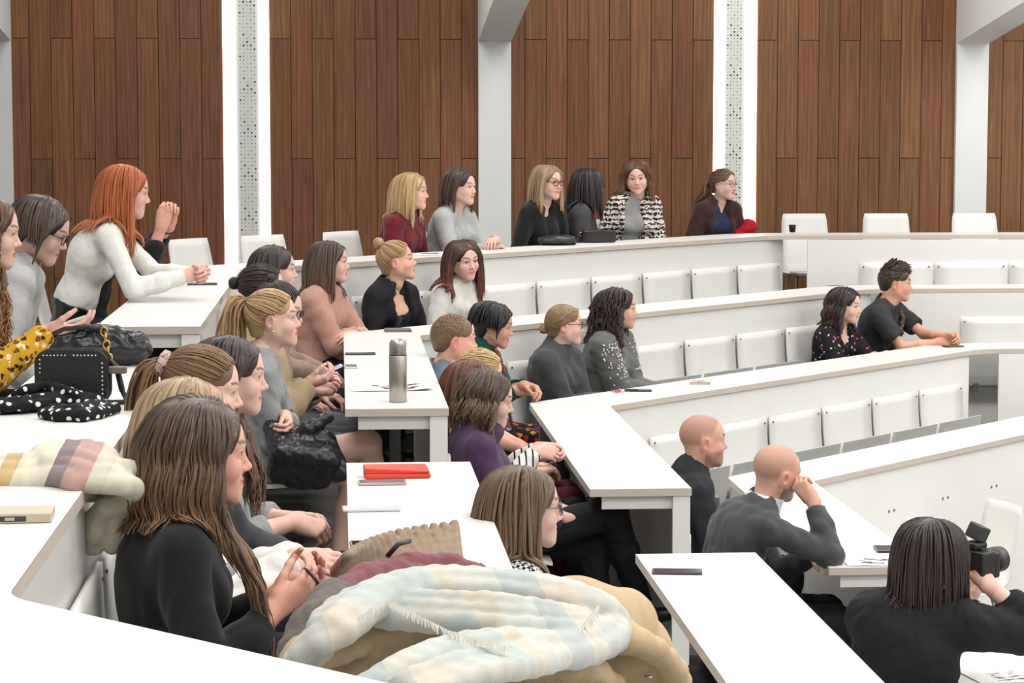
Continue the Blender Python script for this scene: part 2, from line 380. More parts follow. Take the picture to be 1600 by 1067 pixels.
    extra = {('arm', 0, 0): ', white top leaning on it', ('arm', 0, 1): ', the thermos stands on it', ('arm', 0, 2): ', beside the purple sweater', ('arm', 0, 3): ', dark sweater leaning on it', ('arm', 1, 0): ', handbags and scarf on it', ('arm', 1, 1): ', red wallet on it', ('arm', 1, 2): ', single phone on it'}.get((seg, int(near), k), '')
    tag(e, 'white desk of the %s, %s%s' % (ROWW[k], where, extra), 'desk', 'curved rows of white lecture desks')
    return e
for k in range(4):
    for near in (False, True):
        desk(k, 'arm', near); desk(k, 'diag', near)
        if not near or k == 0: pass
        if not near: desk(k, 'front', near)

# ================================================================ folding seats on the desk fronts
def seat_meshes():
    w = .272; n = 8
    prof = []      # (out from panel, z) of the back shell, z relative to the floor of the sitter
    for i in range(n+1):
        t = i/n; prof.append((.014+.050*t**2.2, .868-.40*t))
    m = MB(); th = .012; V = []; F = []
    nx = 4
    for (o, z) in prof:
        for j in range(nx+1): x = -w+2*w*j/nx; V.append((x, o+.008*(1-(x/w)**2)*0, z))
    nv = len(V); V += [(x, o+th, z) for (x, o, z) in V]
    for i in range(n):
        for j in range(nx):
            a = i*(nx+1)+j; F += [(a, a+1, a+nx+2, a+nx+1), (nv+a+nx+1, nv+a+nx+2, nv+a+1, nv+a)]
    for i in range(n):
        a = i*(nx+1); F.append((a+nx+1, nv+a+nx+1, nv+a, a)); b = a+nx; F.append((b, nv+b, nv+b+nx+1, b+nx+1))
    for j in range(nx): F.append((j, nv+j, nv+j+1, j+1)); a = n*(nx+1)+j; F.append((a+1, nv+a+1, nv+a, a))
    m.add(V, F); back = m.mesh('backrest', True)
    m = MB(); V = []
    for (o, z) in ((.115, .40), (.128, .47), (.140, .56), (.150, .63), (.158, .672)): V += [(-.262, o, z), (.262, o, z), (.262, o+.014, z), (-.262, o+.014, z)]
    F = [(0, 1, 2, 3)]
    for i in range(4):
        a = i*4
        for q in range(4): F.append((a+q, a+4+q, a+4+(q+1) % 4, a+(q+1) % 4))
    F.append((19, 18, 17, 16)); m.add(V, F); pan_up = m.mesh('seat_pan')
    m = MB(); V = []
    for (o, z) in ((.08, .425), (.18, .412), (.30, .415), (.40, .425), (.435, .418)): V += [(-.262, o, z), (.262, o, z), (.262, o, z+.014), (-.262, o, z+.014)]
    F = [(0, 1, 2, 3)]
    for i in range(4):
        a = i*4
        for q in range(4): F.append((a+q, a+4+q, a+4+(q+1) % 4, a+(q+1) % 4))
    F.append((19, 18, 17, 16)); m.add(V, F); pan_dn = m.mesh('seat_pan')
    br = MB(); br.box(-.20, -.17, 0, .14, .36, .42); br.box(.17, .20, 0, .14, .36, .42); br.tube([(-.22, .12, .40), (.22, .12, .40)], .012); brm = br.mesh('hinge_bracket')
    sc_ = MB()
    for j in range(1): sc_.lathe([(0.0, .004), (.006, .003), (.007, 0)], n=8)
    scm = sc_.mesh('screw')
    return back, pan_up, pan_dn, brm, scm
SB_, SUP, SDN, SBR, SSC = seat_meshes()
def fold_seat(pos, face, k, down, label):
    """pos: point on the panel front; face: unit vector away from the panel; k: tier of the sitter"""
    rz = math.atan2(face[1], face[0])-pi/2
    e = empty('folding_seat', (pos[0], pos[1], tierz(k)), rz); tag(e, label, 'folding seat', 'folding seats on the desk fronts')
    bk = obj('backrest', SB_, PLY, e); obj('seat_pan', SDN if down else SUP, SEATG if not down else PLY, e); obj('hinge_bracket', SBR, STEEL, e)
    for s in (-1, 1):
        o = obj('screw', SSC, SCREWM, bk, (s*.245, .028, .835)); o.rotation_euler = (-pi/2, 0, 0)
DSTART = {0: [.29+.577*i for i in range(9)], 1: [.45+.577*i for i in range(8)], 2: [.95+.577*i for i in range(6)]}
OCC = {0: (0, 1, 2), 1: (0, 1, 2, 6, 7), 2: ()}
for k in range(3):
    rw = ROWW[k+1]
    L_ = DSTART[k]
    for i, t0 in enumerate(L_):
        p = diag_pt(k, t0+.2885, -.015)
        fold_seat(p, NR, k+1, i in OCC[k], '%s folding seat from the left corner, slanting far side of the %s' % (ORD[i], rw))
    for i in range(5):      # far straight stretch
        u_ = bend(k, 0)[0]+.62+.56*i+.28 if k else 3.80+.56*i+.28
        if u_ < 7: fold_seat((u_, front_v(k, -.015)), (0, -1), k+1, False, '%s folding seat after the bend, far right stretch of the %s' % (ORD[i], rw))
    # left arm
    vv = VF+.06+.29; i = 0
    while vv < corner(k)[1]-.35:
        fold_seat((arm_u(k, -.015), vv), (1, 0), k+1, True, '%s lowered seat beyond the aisle, left arm of the %s' % (ORD[i], rw)); vv += .577; i += 1
    vv = VN-.06-.29; i = 0
    while vv > 2*VM-corner(k)[1]+.35:
        fold_seat((arm_u(k, -.015), vv), (1, 0), k+1, not (k == 0 and i == 4), '%s folding seat this side of the aisle, left arm of the %s' % (ORD[i], rw)); vv -= .577; i += 1
# screws left on the fourth row front where seats are missing
for (px, py) in ((1390, 799), (1398, 797), (1473, 779), (1481, 777), (1550, 761), (1557, 759), (1599, 768)):
    pass
# ================================================================ figures: signed-distance modelling
def nrm(a): a = np.asarray(a, float); return a/(np.linalg.norm(a)+1e-12)
def cap(a, b, r1, r2=None, k=.02, op=0): return ('c', np.asarray(a, float), np.asarray(b, float), r1, r1 if r2 is None else r2, k, op)
def ell(c, r, Rm=None, k=.02, op=0): return ('e', np.asarray(c, float), np.asarray(r, float), Rm, None, k, op)
def hs(c, n, rad, k=.004): return ('h', np.asarray(c, float), nrm(n), rad, None, k, 1)     # cuts away a half ball
def pval(pr, x, y, z):
    t = pr[0]
    if t == 'c':
        a, b = pr[1], pr[2]; ab = b-a; l2 = float(ab@ab)+1e-12
        s = np.clip(((x-a[0])*ab[0]+(y-a[1])*ab[1]+(z-a[2])*ab[2])/l2, 0, 1)
        return np.sqrt((x-a[0]-s*ab[0])**2+(y-a[1]-s*ab[1])**2+(z-a[2]-s*ab[2])**2)-(pr[3]+(pr[4]-pr[3])*s)
    if t == 'e':
        c, r = pr[1], pr[2]; X, Y, Z = x-c[0], y-c[1], z-c[2]
        if pr[3] is not None:
            M = pr[3]; X, Y, Z = M[0, 0]*X+M[1, 0]*Y+M[2, 0]*Z, M[0, 1]*X+M[1, 1]*Y+M[2, 1]*Z, M[0, 2]*X+M[1, 2]*Y+M[2, 2]*Z
        k0 = np.sqrt((X/r[0])**2+(Y/r[1])**2+(Z/r[2])**2)+1e-9; k1 = np.sqrt((X/r[0]**2)**2+(Y/r[1]**2)**2+(Z/r[2]**2)**2)+1e-9
        return k0*(k0-1)/k1
    c, n = pr[1], pr[2]
    return np.maximum(-((x-c[0])*n[0]+(y-c[1])*n[1]+(z-c[2])*n[2]), np.sqrt((x-c[0])**2+(y-c[1])**2+(z-c[2])**2)-pr[3])
def pbox(pr, m):
    if pr[0] == 'c':
        r = max(pr[3], pr[4]); lo = np.minimum(pr[1], pr[2])-r; hi = np.maximum(pr[1], pr[2])+r
    elif pr[0] == 'e': r = pr[2].max() if pr[3] is not None else pr[2]; lo = pr[1]-r; hi = pr[1]+r
    else: lo = pr[1]-pr[3]; hi = pr[1]+pr[3]
    return lo-m, hi+m
def smin(a, b, k): h = np.maximum(k-np.abs(a-b), 0)/k; return np.minimum(a, b)-h*h*k*.25
def grow(prims, r):   # the same solids, thicker
    out = []
    for p in prims:
        if p[6]: out.append(p)
        elif p[0] == 'c': out.append((*p[:3], p[3]+r, p[4]+r, *p[5:]))
        else: out.append((*p[:2], p[2]+r, *p[3:]))
    return out
def sdf_mesh(prims, h, disp=None):
    adds = [p for p in prims if not p[6]]
    lo = np.min([pbox(p, 3*h)[0] for p in adds], 0); hi = np.max([pbox(p, 3*h)[1] for p in adds], 0)
    n = np.ceil((hi-lo)/h).astype(int)+1
    ax = [(lo[i]+h*np.arange(n[i])).astype(np.float32) for i in range(3)]
    D = np.full(tuple(n), .3, np.float32)
    for p in prims:
        a, b = pbox(p, p[5]*1.0+2*h)
        i0 = np.maximum(((a-lo)/h).astype(int), 0); i1 = np.minimum(np.ceil((b-lo)/h).astype(int)+1, n)
        if (i1 <= i0).any(): continue
        sl = tuple(slice(i0[i], i1[i]) for i in range(3))
        v = pval(p, ax[0][sl[0]][:, None, None], ax[1][sl[1]][None, :, None], ax[2][sl[2]][None, None, :])
        D[sl] = smin(D[sl], v, p[5]) if not p[6] else -smin(-D[sl], v, p[5])
    if disp is not None: D += disp(ax[0][:, None, None], ax[1][None, :, None], ax[2][None, None, :]).astype(np.float32)
    return surf_nets(D, lo, h)
def surf_nets(D, lo, h):
    s = D < 0; nx, ny, nz = D.shape
    cs = [s[i:nx-1+i, j:ny-1+j, k:nz-1+k] for i in (0, 1) for j in (0, 1) for k in (0, 1)]
    cnt = np.zeros(cs[0].shape, np.int8)
    for c in cs: cnt += c
    act = (cnt > 0) & (cnt < 8); I = np.argwhere(act)
    idx = np.full(act.shape, -1, np.int32); idx[act] = np.arange(len(I), dtype=np.int32)
    corner_off = np.array([(i, j, k) for i in (0, 1) for j in (0, 1) for k in (0, 1)])
    vals = np.stack([D[I[:, 0]+o[0], I[:, 1]+o[1], I[:, 2]+o[2]] for o in corner_off], 1)
    acc = np.zeros((len(I), 3), np.float32); num = np.zeros(len(I), np.float32)
    for a in range(8):
        for bit in (1, 2, 4):
            b = a | bit
            if b == a: continue
            va, vb = vals[:, a], vals[:, b]; m = (va < 0) != (vb < 0)
            t = np.where(m, va/np.where(m, va-vb, 1), 0)[:, None]
            acc += np.where(m[:, None], corner_off[a]+t*(corner_off[b]-corner_off[a]), 0); num += m
    V = lo+h*(I+acc/np.maximum(num, 1)[:, None])
    Q = []
    for axis in range(3):
        o1, o2 = [(1, 2), (2, 0), (0, 1)][axis]
        a = [slice(0, -1) if i == axis else slice(1, -1) for i in range(3)]; b = list(a); b[axis] = slice(1, None)
        sa, sb = s[tuple(a)], s[tuple(b)]
        E = np.argwhere(sa != sb)
        if not len(E): continue
        base = E.copy(); base[:, o1] += 1; base[:, o2] += 1
        flip = sa[E[:, 0], E[:, 1], E[:, 2]]
        def cell(d1, d2): c = base.copy(); c[:, o1] -= d1; c[:, o2] -= d2; return idx[c[:, 0], c[:, 1], c[:, 2]]
        q = np.stack([cell(1, 1), cell(0, 1), cell(0, 0), cell(1, 0)], 1)
        q[~flip] = q[~flip][:, ::-1]; Q.append(q)
    return V.astype(np.float32), np.concatenate(Q)
def rotm(yaw=0, pitch=0, roll=0):   # yaw about z, then pitch about x, then roll about y
    cy, sy, cp, sp, cr, sr = cos(yaw), sin(yaw), cos(pitch), sin(pitch), cos(roll), sin(roll)
    return np.array([[cy, -sy, 0], [sy, cy, 0], [0, 0, 1]])@np.array([[1, 0, 0], [0, cp, -sp], [0, sp, cp]])@np.array([[cr, 0, sr], [0, 1, 0], [-sr, 0, cr]])
def frame(fwd, up):                 # columns: right, forward, up
    f = nrm(fwd); r = nrm(np.cross(f, up)); return np.stack([r, f, np.cross(r, f)], 1)
def merge(parts):
    """parts: (V, F4, col)"""
    V = []; F = []; C = []; n = 0
    for v, f, c in parts:
        if not len(v): continue
        V.append(np.asarray(v, np.float32)); F.append(np.asarray(f)+n); C.append(np.broadcast_to(np.asarray(c, np.float32), (len(v), 3))); n += len(v)
    return np.concatenate(V), np.concatenate(F), np.concatenate(C)
def bump_noise(seed, amp, freq, stretch=(1, 1, 1)):
    rg = np.random.RandomState(seed); W_ = rg.normal(size=(5, 3))*freq*np.array(stretch); ph = rg.uniform(0, 6.28, 5)
    def f(x, y, z):
        a = 0
        for w, p in zip(W_, ph): s_ = np.sin(w[0]*x+w[1]*y+w[2]*z+p+1.5*np.sin(w[1]*x*.6+w[2]*y*.6-w[0]*z*.6)); a = a+1-1.6*np.sqrt(s_*s_+.03)
        return amp*np.clip(a/2.0, -1.3, .9)
    return f
def uv_ball(c, r, n=10, m=8):
    V = []; F = []
    for i in range(m+1):
        for j in range(n):
            th = pi*(i+.02)/(m+.04); ph = 2*pi*j/n; V.append((sin(th)*cos(ph), sin(th)*sin(ph), cos(th)))
    for i in range(m):
        for j in range(n): F.append((i*n+j, (i+1)*n+j, (i+1)*n+(j+1) % n, i*n+(j+1) % n))
    return np.array(V)*r+np.array(c), np.array(F), np.array(V)

# ---------------------------------------------------------------- head (local: x right, y forward, z up, origin between the eyes' level and the ears)
def head_parts(h, male=False, smile=.3, gape=0.0, jaw=1.0, skin=(.6, .38, .28), lip=None, brow=(.1, .06, .04), stubble=0.0, gaze=(0, 0), blush=.35, iris=(.10, .07, .05), scalp=None, fat=0.0, beard=None):
    j = jaw*(1.07 if male else 1.0); P = []
    P += [ell((0, -.016, .032), (.074, .092, .081)), ell((0, .028, .03), (.064, .058, .060), k=.03)]
    P += [ell((0, .024, -.035), (.059*j, .058, .074), k=.03)]
    for s in (-1, 1):
        P += [cap((s*.051*j, .002, -.048), (s*.013*j, .064, -.095), .016, .015, k=.03), cap((s*.060, .0, -.01), (s*.051*j, .004, -.048), .018, .016, k=.03),
              ell((s*.037, .054, -.034), (.026+fat, .026+fat, .026+fat), k=.025)]
        P += [cap((s*.012, .083, .019), (s*.045, .068, .019), .0085 if male else .006, .008, k=.018)]
    P += [ell((0, .066, -.100), (.017*j, .014, .014), k=.02)]
    # nose
    P += [cap((0, .079, .006), (0, .098, -.030), .0072, .0085, k=.012), ell((0, .098, -.033), (.0088, .0098, .0080), k=.008)]
    for s in (-1, 1): P += [ell((s*.0105, .089, -.037), (.0068, .0085, .0065), k=.007)]
    # mouth mound and lips
    P += [ell((0, .066, -.066), (.027, .020, .022), k=.02)]
    cz = -.066+.007*smile; cx = .021+.005*smile
    for s in (-1, 1):
        P += [cap((0, .0855, -.0605), (s*cx, .0715-.003*smile, cz), .0042, .0026, k=.004), cap((0, .085, -.0725-gape), (s*cx, .071-.003*smile, cz-.002), .0052, .0026, k=.004)]
    P += [cap((-.016, .090, -.0665-gape*.4), (.016, .090, -.0665-gape*.4), .0018+gape*.5, k=.003, op=1)]
    # eyes
    for s in (-1, 1):
        P += [ell((s*.0315, .088, -.001), (.0165, .014, .0105), k=.010, op=1)]
        P += [cap((s*.018, .0745, .001), (s*.032, .0825, .0075), .0034, k=.004), cap((s*.032, .0825, .0075), (s*.046, .0725, .0015), .0034, k=.004),
              cap((s*.018, .0745, -.003), (s*.032, .0805, -.0085), .0034, k=.004), cap((s*.032, .0805, -.0085), (s*.046, .0725, -.003), .0034, k=.004)]
    # ears
    for s in (-1, 1):
        Mx = rotm(s*R(-22), R(-12), 0)
        P += [ell((s*.075, -.012, -.010), (.010, .019, .031), Mx, k=.008), ell((s*.083, -.006, -.006), (.006, .011, .019), Mx, k=.004, op=1), ell((s*.072, .000, -.034), (.007, .008, .010), k=.006)]
    # neck
    nr = .058 if male else .047
    P += [cap((0, -.020, -.055), (0, -.036, -.125), nr, nr*1.02, k=.035)]
    V, F = sdf_mesh(P, h)
    skin = np.array(skin); x, y, z = V.T; ax_ = np.abs(x)
    C = np.tile(skin, (len(V), 1))
    def mix(mask, c, a=1.0):
        m = (np.clip(mask, 0, 1)*a)[:, None]; C[:] = C*(1-m)+np.asarray(c)*m
    mix(np.exp(-((ax_-.040)/.020)**2-((z+.036)/.018)**2)*(y > .02), skin*np.array([1.0, .66, .62]), blush)
    mix(np.exp(-(x/.013)**2-((z+.036)/.012)**2)*(y > .085), skin*np.array([1.0, .74, .70]), .5)
    mix((ax_ > .07)*np.exp(-((y+.01)/.03)**2-((z+.01)/.04)**2), skin*np.array([1.0, .72, .66]), .6)
    if stubble:
        mix((y > -.01)*np.clip((-.035-z)/.015, 0, 1)*(z > -.125)*(1-np.exp(-(x/.03)**2-((z+.066)/.006)**2)), np.array(beard if beard is not None else brow)*1.1, stubble)
    lipc = np.array(lip) if lip is not None else skin*np.array([.92, .48, .46])
    mz = (z-(-.0665-gape*.4+(ax_/cx)**2*.007*smile))
    mix((ax_ < cx+.001)*(y > .066)*np.clip(1.25-np.abs(mz+.001)/(.0115*np.sqrt(np.maximum(1-(ax_/(cx+.004))**2, .05))+gape), 0, 1)*2, lipc, .9)
    mix((ax_ < cx-.002)*(y > .062)*(np.abs(mz) < .0022+gape*.55), lipc*.35, .85)
    bz = .0225+.006*np.sin(np.clip((ax_-.012)/.04, 0, 1)*pi*.75)
    mix((ax_ > .011)*(ax_ < .053)*(y > .03)*np.clip(1.5-np.abs(z-bz)/(.0052 if male else .0042), 0, 1), brow, .85)
    # lashes: dark lid margins
    lz = .0055-((ax_-.032)/.014)**2*.004
    mix((ax_ > .015)*(ax_ < .049)*(y > .05)*np.clip(1.4-np.abs(z-lz)/.0026, 0, 1), np.array(brow)*.5, .8)
    mix((ax_ > .018)*(ax_ < .047)*(y > .05)*np.clip(1.2-np.abs(z+.0065-((ax_-.032)/.014)**2*.004)/.002, 0, 1), np.array(brow)*.9, .35)
    if scalp is not None:   # cropped hair pigment
        q = np.clip((z-.028+np.clip(y+.02, -.03, .2)*.0+(.05)*(y < -.03)-np.clip((y-.02)*1.2, 0, .06))/.02, 0, 1)*(1-np.clip((y-.055)/.02, 0, 1))
        mix(q, scalp[0], scalp[1])
    parts = [(V, F, C)]
    for s in (-1, 1):
        g = nrm((gaze[0]+s*.0, 1, gaze[1])); v, f, nv = uv_ball((s*.0315, .0708, -.0005), .0122, 18, 15)
        d = nv@g; c = np.where(d[:, None] > .80, np.array(iris), np.array((.72, .68, .64))); c = np.where(d[:, None] > .965, np.array((.01, .01, .01)), c)
        parts.append((v, f, c))
    return merge(parts)

# ---------------------------------------------------------------- hand (local: origin wrist, y towards fingers, z back of the hand, thumb at +x * side)
def hand_prims(M, o, side=1, sc=1.0, curl=(30, 35, 25), spread=4, thumb=(35, 20), curls=None):
    P = []; kn = [(.027, .084, .002), (.009, .088, .004), (-.009, .084, .003), (-.025, .075, -.001)]
    ln = [(.041, .025, .021), (.045, .028, .022), (.041, .026, .021), (.033, .019, .019)]
    def T(p): return o+M@(np.array([p[0]*side, p[1], p[2]])*sc)
    P.append(cap(T((.008, -.01, 0)), T((.016, .05, 0)), .021*sc, .017*sc, k=.012)); P.append(cap(T((-.008, -.01, 0)), T((-.012, .05, -.002)), .021*sc, .016*sc, k=.012))
    for i in range(4):
        P.append(cap(T((kn[i][0]*.55, .02, 0)), T(kn[i]), .0155*sc, .0112*sc, k=.012))
    P.append(cap(T((.022, .02, -.012)), T((.012, .06, -.010)), .016*sc, .012*sc, k=.012)); P.append(cap(T((-.018, .02, -.010)), T((-.02, .06, -.008)), .014*sc, .010*sc, k=.012))
    tips = []
    for i in range(4):
        c = (curls[i] if curls is not None else curl); p = np.array(kn[i]); a = 0; sp = R(spread)*(1.5-i)*.9
        for jn in range(3):
            a += R(c[jn]); d = np.array([sin(sp)*cos(a), cos(sp)*cos(a), -sin(a)]); q = p+d*ln[i][jn]
            rr = (.0092, .0082, .0074)[jn]*(1 if i < 3 else .88); r2 = (.0084, .0076, .0066)[jn]*(1 if i < 3 else .88)
            P.append(cap(T(p), T(q), rr*sc, r2*sc, k=.0035)); p = q
        tips.append((T(p), M@np.array([0, sin(a), cos(a)])))
    a, b = R(thumb[0]), R(thumb[1]); p = np.array([.024, .022, -.010]); d = np.array([sin(a), cos(a)*.9, -.35]); d /= np.linalg.norm(d); q = p+d*.044
    P.append(cap(T(p), T(q), .0145*sc, .0108*sc, k=.010)); d2 = nrm((sin(a-b), cos(a-b), -.35-.3*sin(b))); r_ = q+d2*.031; P.append(cap(T(q), T(r_), .0104*sc, .0092*sc, k=.004))
    d3 = nrm((sin(a-2*b), cos(a-2*b), -.35-.3*sin(2*b))); t = r_+d3*.024; P.append(cap(T(r_), T(t), .0092*sc, .0076*sc, k=.004)); tips.append((T(t), M@np.array([side*.5, 0, .8])))
    return P, tips

# ---------------------------------------------------------------- hair
SC, SR = np.array([0, -.016, .030]), np.array([.079, .097, .086])
FC, FR = np.array([0, .029, .034]), np.array([.066, .062, .063])
def tubes(Pt, rad, ns=5):
    """Pt (N, M, 3), rad (N, M) -> V, F4"""
    N, M, _ = Pt.shape
    T = np.empty_like(Pt); T[:, 1:-1] = Pt[:, 2:]-Pt[:, :-2]; T[:, 0] = Pt[:, 1]-Pt[:, 0]; T[:, -1] = Pt[:, -1]-Pt[:, -2]
    T /= np.linalg.norm(T, axis=2, keepdims=True)+1e-9
    ref = np.where(np.abs(T[..., 0:1]) < .8, np.array([1.0, 0, 0]), np.array([0, 1.0, 0])); ref = np.broadcast_to(ref[:, M//2:M//2+1], T.shape)
    A = np.cross(T, ref); A /= np.linalg.norm(A, axis=2, keepdims=True)+1e-9; B = np.cross(T, A)
    an = 2*pi*np.arange(ns)/ns
    V = Pt[:, :, None, :]+rad[:, :, None, None]*(np.cos(an)[None, None, :, None]*A[:, :, None, :]+np.sin(an)[None, None, :, None]*B[:, :, None, :])
    i = np.arange(N)[:, None, None]; m = np.arange(M-1)[None, :, None]; j = np.arange(ns)[None, None, :]
    b = lambda mm, jj: (i*M+mm)*ns+jj % ns
    F = np.stack([b(m, j), b(m, j+1), b(m+1, j+1), b(m+1, j)], -1).reshape(-1, 4)
    return V.reshape(-1, 3), F
def lock_cols(N, M, ns, base, tip, rg, var=.30, tipstart=.35, streak=None):
    s = np.linspace(0, 1, M); w = np.clip((s-tipstart)/(1-tipstart), 0, 1)[None, :, None]
    c = np.array(base)*(1-w)+np.array(tip)*w
    lv = (1+var*rg.uniform(-1, 1, N))[:, None, None]
    c = np.broadcast_to(c, (N, M, 3))*lv
    if streak is not None:
        pick = (rg.rand(N) < streak[1])[:, None, None]; c = np.where(pick, np.array(streak[0])*lv, c)
    return np.repeat(c.reshape(N*M, 3), ns, 0)
def push_ell(p, v, c, r):
    d = (p-c)/r; l = np.linalg.norm(d, axis=1); ins = l < 1
    if ins.any():
        ri = r if np.ndim(r) == 1 else r[ins]; n = d[ins]/ri; n /= np.linalg.norm(n, axis=1, keepdims=True)
        p[ins] = c+(d[ins]/np.maximum(l[ins], 1e-6)[:, None])*ri
        dv = np.sum(v[ins]*n, 1, keepdims=True); v[ins] -= np.minimum(dv, 0)*n
    return p, v
def push_prims(p, v, prims, off, latk=.25):
    e = 1e-3
    for pr in prims:
        d = pval(pr, p[:, 0], p[:, 1], p[:, 2])-off; ins = d < 0
        if ins.any():
            q = p[ins]; g = np.stack([pval(pr, *(q+np.eye(3)[i]*e).T)-pval(pr, *(q-np.eye(3)[i]*e).T) for i in range(3)], 1)
            g[:, 0] *= latk; g /= np.linalg.norm(g, axis=1, keepdims=True)+1e-9
            p[ins] = q-g*d[ins][:, None]; dv = np.sum(v[ins]*g, 1, keepdims=True); v[ins] -= np.minimum(dv, 0)*g
    return p, v
def cap_shell(h, t, ears=False, back=-.075, fl=.066, fx=.070):
    """skull cap with an opening for the face"""
    P = [ell(SC, SR+t), ell(FC, FR+t, k=.012), cap((0, -.055, .0), (0, -.055, back+.03), .058, .05, k=.03)]
    P += [ell((0, .110, -.040), (fx, .080, .06+fl*.72), k=.012, op=1), ell((0, .05, -.10), (.09, .075, .07), k=.01, op=1), hs((0, 0, back), (0, 0, -1), .3)]
    if ears:
        for s in (-1, 1): P.append(ell((s*.085, .0, -.016), (.03, .036, .040), k=.01, op=1))
    return sdf_mesh(P, h)
def hair_parts(h, Hc, Rh, style, base, tip=None, L=.30, n=300, part=0.0, thick=.018, wave=0.0, curl=0.0, tie=(0, -.10, .05), tuck=0.0, coll=(), seed=1, var=.28, streak=None, rad=.0048, fringe=0.0, flow=(0, .4, .6), down=None, tail=.22, sidebias=None, tailn=90, ns=4, wav_l=.11, tailout=.6, fpull=0.0, latk=.25, backlen=1.0, front=None, crop=None):
    rg = np.random.RandomState(seed); base = np.array(base); tip = base if tip is None else np.array(tip); parts = []
    g = Rh.T@np.array([0, 0, -1.0]); n = int(n)
    cl = [(*p[:5], p[5], p[6]) for p in coll]
    def loc(prs):   # collision solids into head space
        out = []
        for p in prs:
            if p[6]: continue
            if p[0] == 'c': out.append(('c', Rh.T@(p[1]-Hc), Rh.T@(p[2]-Hc), p[3], p[4], p[5], 0))
            else: out.append(('e', Rh.T@(p[1]-Hc), p[2], (Rh.T@(p[3] if p[3] is not None else np.eye(3))), None, p[5], 0))
        return out
    cl = loc(cl)+[cap((0, -.02, -.055), (0, -.036, -.125), .05, k=.02)]
    def fall(p, v, steps, ds, off, gw, guard=True):
        path = [p.copy()]
        for st in range(steps):
            v = v*(1-gw)+g*gw+rg.normal(size=v.shape)*.02
            if fpull: v[:, 1] += fpull*((p[:, 2] < -.09) & (p[:, 2] > -.26))
            v = v+0; v /= np.linalg.norm(v, axis=1, keepdims=True)+1e-9
            p = p+v*ds
            oo = off*min(1.0, .15+st*.17); p, v = push_ell(p, v, SC, SR+oo[:, None]); p, v = push_ell(p, v, FC, FR+oo[:, None]*.8)
            if guard:
                p, v = push_ell(p, v, np.array([0, .02, -.045]), np.array([.066, .068, .078])+off[:, None]*.6)
                yl = np.interp(p[:, 2], [-.3, -.12, -.02, .03, .07, .11], [.10, .036, .030, .050, .074, .098])-tuck*np.interp(p[:, 2], [-.2, .0, .06, .10], [1, 1, .3, 0])
                if front is not None: yl = yl+front*np.interp(p[:, 2], [-.3, -.15, -.02, .02], [1, 1, 0, 0])
                over = p[:, 1] > yl; p[over, 1] = yl[over]; v[over, 1] = np.minimum(v[over, 1], 0)
            p, v = push_prims(p, v, cl, .006+off*.7, latk)
            path.append(p.copy())
        return np.stack(path, 1)
    def emit(Pt, r0, tipr=.25, big=1.0, base_=None, tip_=None, tipstart=.35):
        N, M, _ = Pt.shape; s = np.linspace(0, 1, M)
        pr = r0*np.clip(.35+s*6, 0, 1)*(1-(1-tipr)*np.clip((s-.55)/.45, 0, 1)**1.6); rad_ = pr[None, :]*(rg.uniform(.7, 1.2, N)*np.where(rg.rand(N) < .33, big, 1.0))[:, None]
        V, F = tubes(Pt, rad_, ns); parts.append((V, F, lock_cols(N, M, ns, base if base_ is None else base_, tip if tip_ is None else tip_, rg, var, tipstart, streak)))
    if style in ('long', 'bob'):
        sgn = np.where(rg.rand(n) < (.5 if sidebias is None else sidebias), 1, -1); s = rg.rand(n)**.9
        ang = np.interp(s, [0, .12, .5, .8, 1], [R(12), R(4), R(-8), R(-45), R(-95)])
        y = np.interp(s, [0, 1], [.076, -.060]); x = part*np.interp(s, [0, .7, 1], [1, .8, 0])+sgn*rg.uniform(.001, .012, n)
        z = SC[2]+SR[2]*np.sqrt(np.maximum(1-(x/SR[0])**2-((y-SC[1])/SR[1])**2, .02))
        p = np.stack([x, y, z], 1); v = np.stack([sgn*np.cos(ang), np.sin(ang), np.zeros(n)], 1)
        off = .002+rg.rand(n)**.7*thick; ds = .0135; steps = int((L+.14)/ds)
        Pt = fall(p, v, steps, ds, off, .17)
        keep = rg.uniform(.86, 1.0, n)*np.interp(s, [0, .22, .5, 1], [1, 1, backlen, backlen])
        # resample each lock to its own length
        M = max(10, int(steps*.6)); tt = np.linspace(0, 1, M)[None, :]*keep[:, None]*(steps); i0 = np.clip(tt.astype(int), 0, steps-1); fr = (tt-i0)[..., None]
        ii = np.arange(n)[:, None]; Pt = Pt[ii, i0]*(1-fr)+Pt[ii, i0+1]*fr
        sl = np.linspace(0, 1, M)[None, :]*keep[:, None]*(L+.14)
        if wave or curl:
            ph = rg.uniform(0, 6.28, n)[:, None]*(1 if curl else .35); am = np.clip((sl-.07)/.10, 0, 1)
            if wave: Pt[..., 0] += wave*am*np.sin(2*pi*sl/wav_l+ph); Pt[..., 1] += wave*.7*am*np.cos(2*pi*sl/wav_l+ph*1.3)
            if curl: Pt[..., 0] += curl*am*np.sin(2*pi*sl/.045+ph); Pt[..., 1] += curl*am*np.cos(2*pi*sl/.045+ph); Pt[..., 2] += curl*.4*am*np.sin(4*pi*sl/.045+ph)
        emit(Pt, rad, big=2.0)
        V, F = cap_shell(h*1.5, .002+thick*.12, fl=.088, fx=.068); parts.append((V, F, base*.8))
        if fringe:
            m = 26; x = rg.uniform(-.045, .05, m); y = np.full(m, .066); z = SC[2]+SR[2]*np.sqrt(np.maximum(1-(x/SR[0])**2-((y-SC[1])/SR[1])**2, .02))
            p = np.stack([x, y, z], 1); v = np.stack([x*3, np.full(m, .9), np.full(m, -.1)], 1); emit(fall(p, v, 6, fringe/6, .004+rg.rand(m)*.006, .25, guard=False), rad*.8)
    elif style in ('pony', 'bun'):
        T = np.array(tie, float); d = (T-SC)/SR; T = SC+SR*(d/np.linalg.norm(d))*1.02; tn = nrm((T-SC)/SR**2)
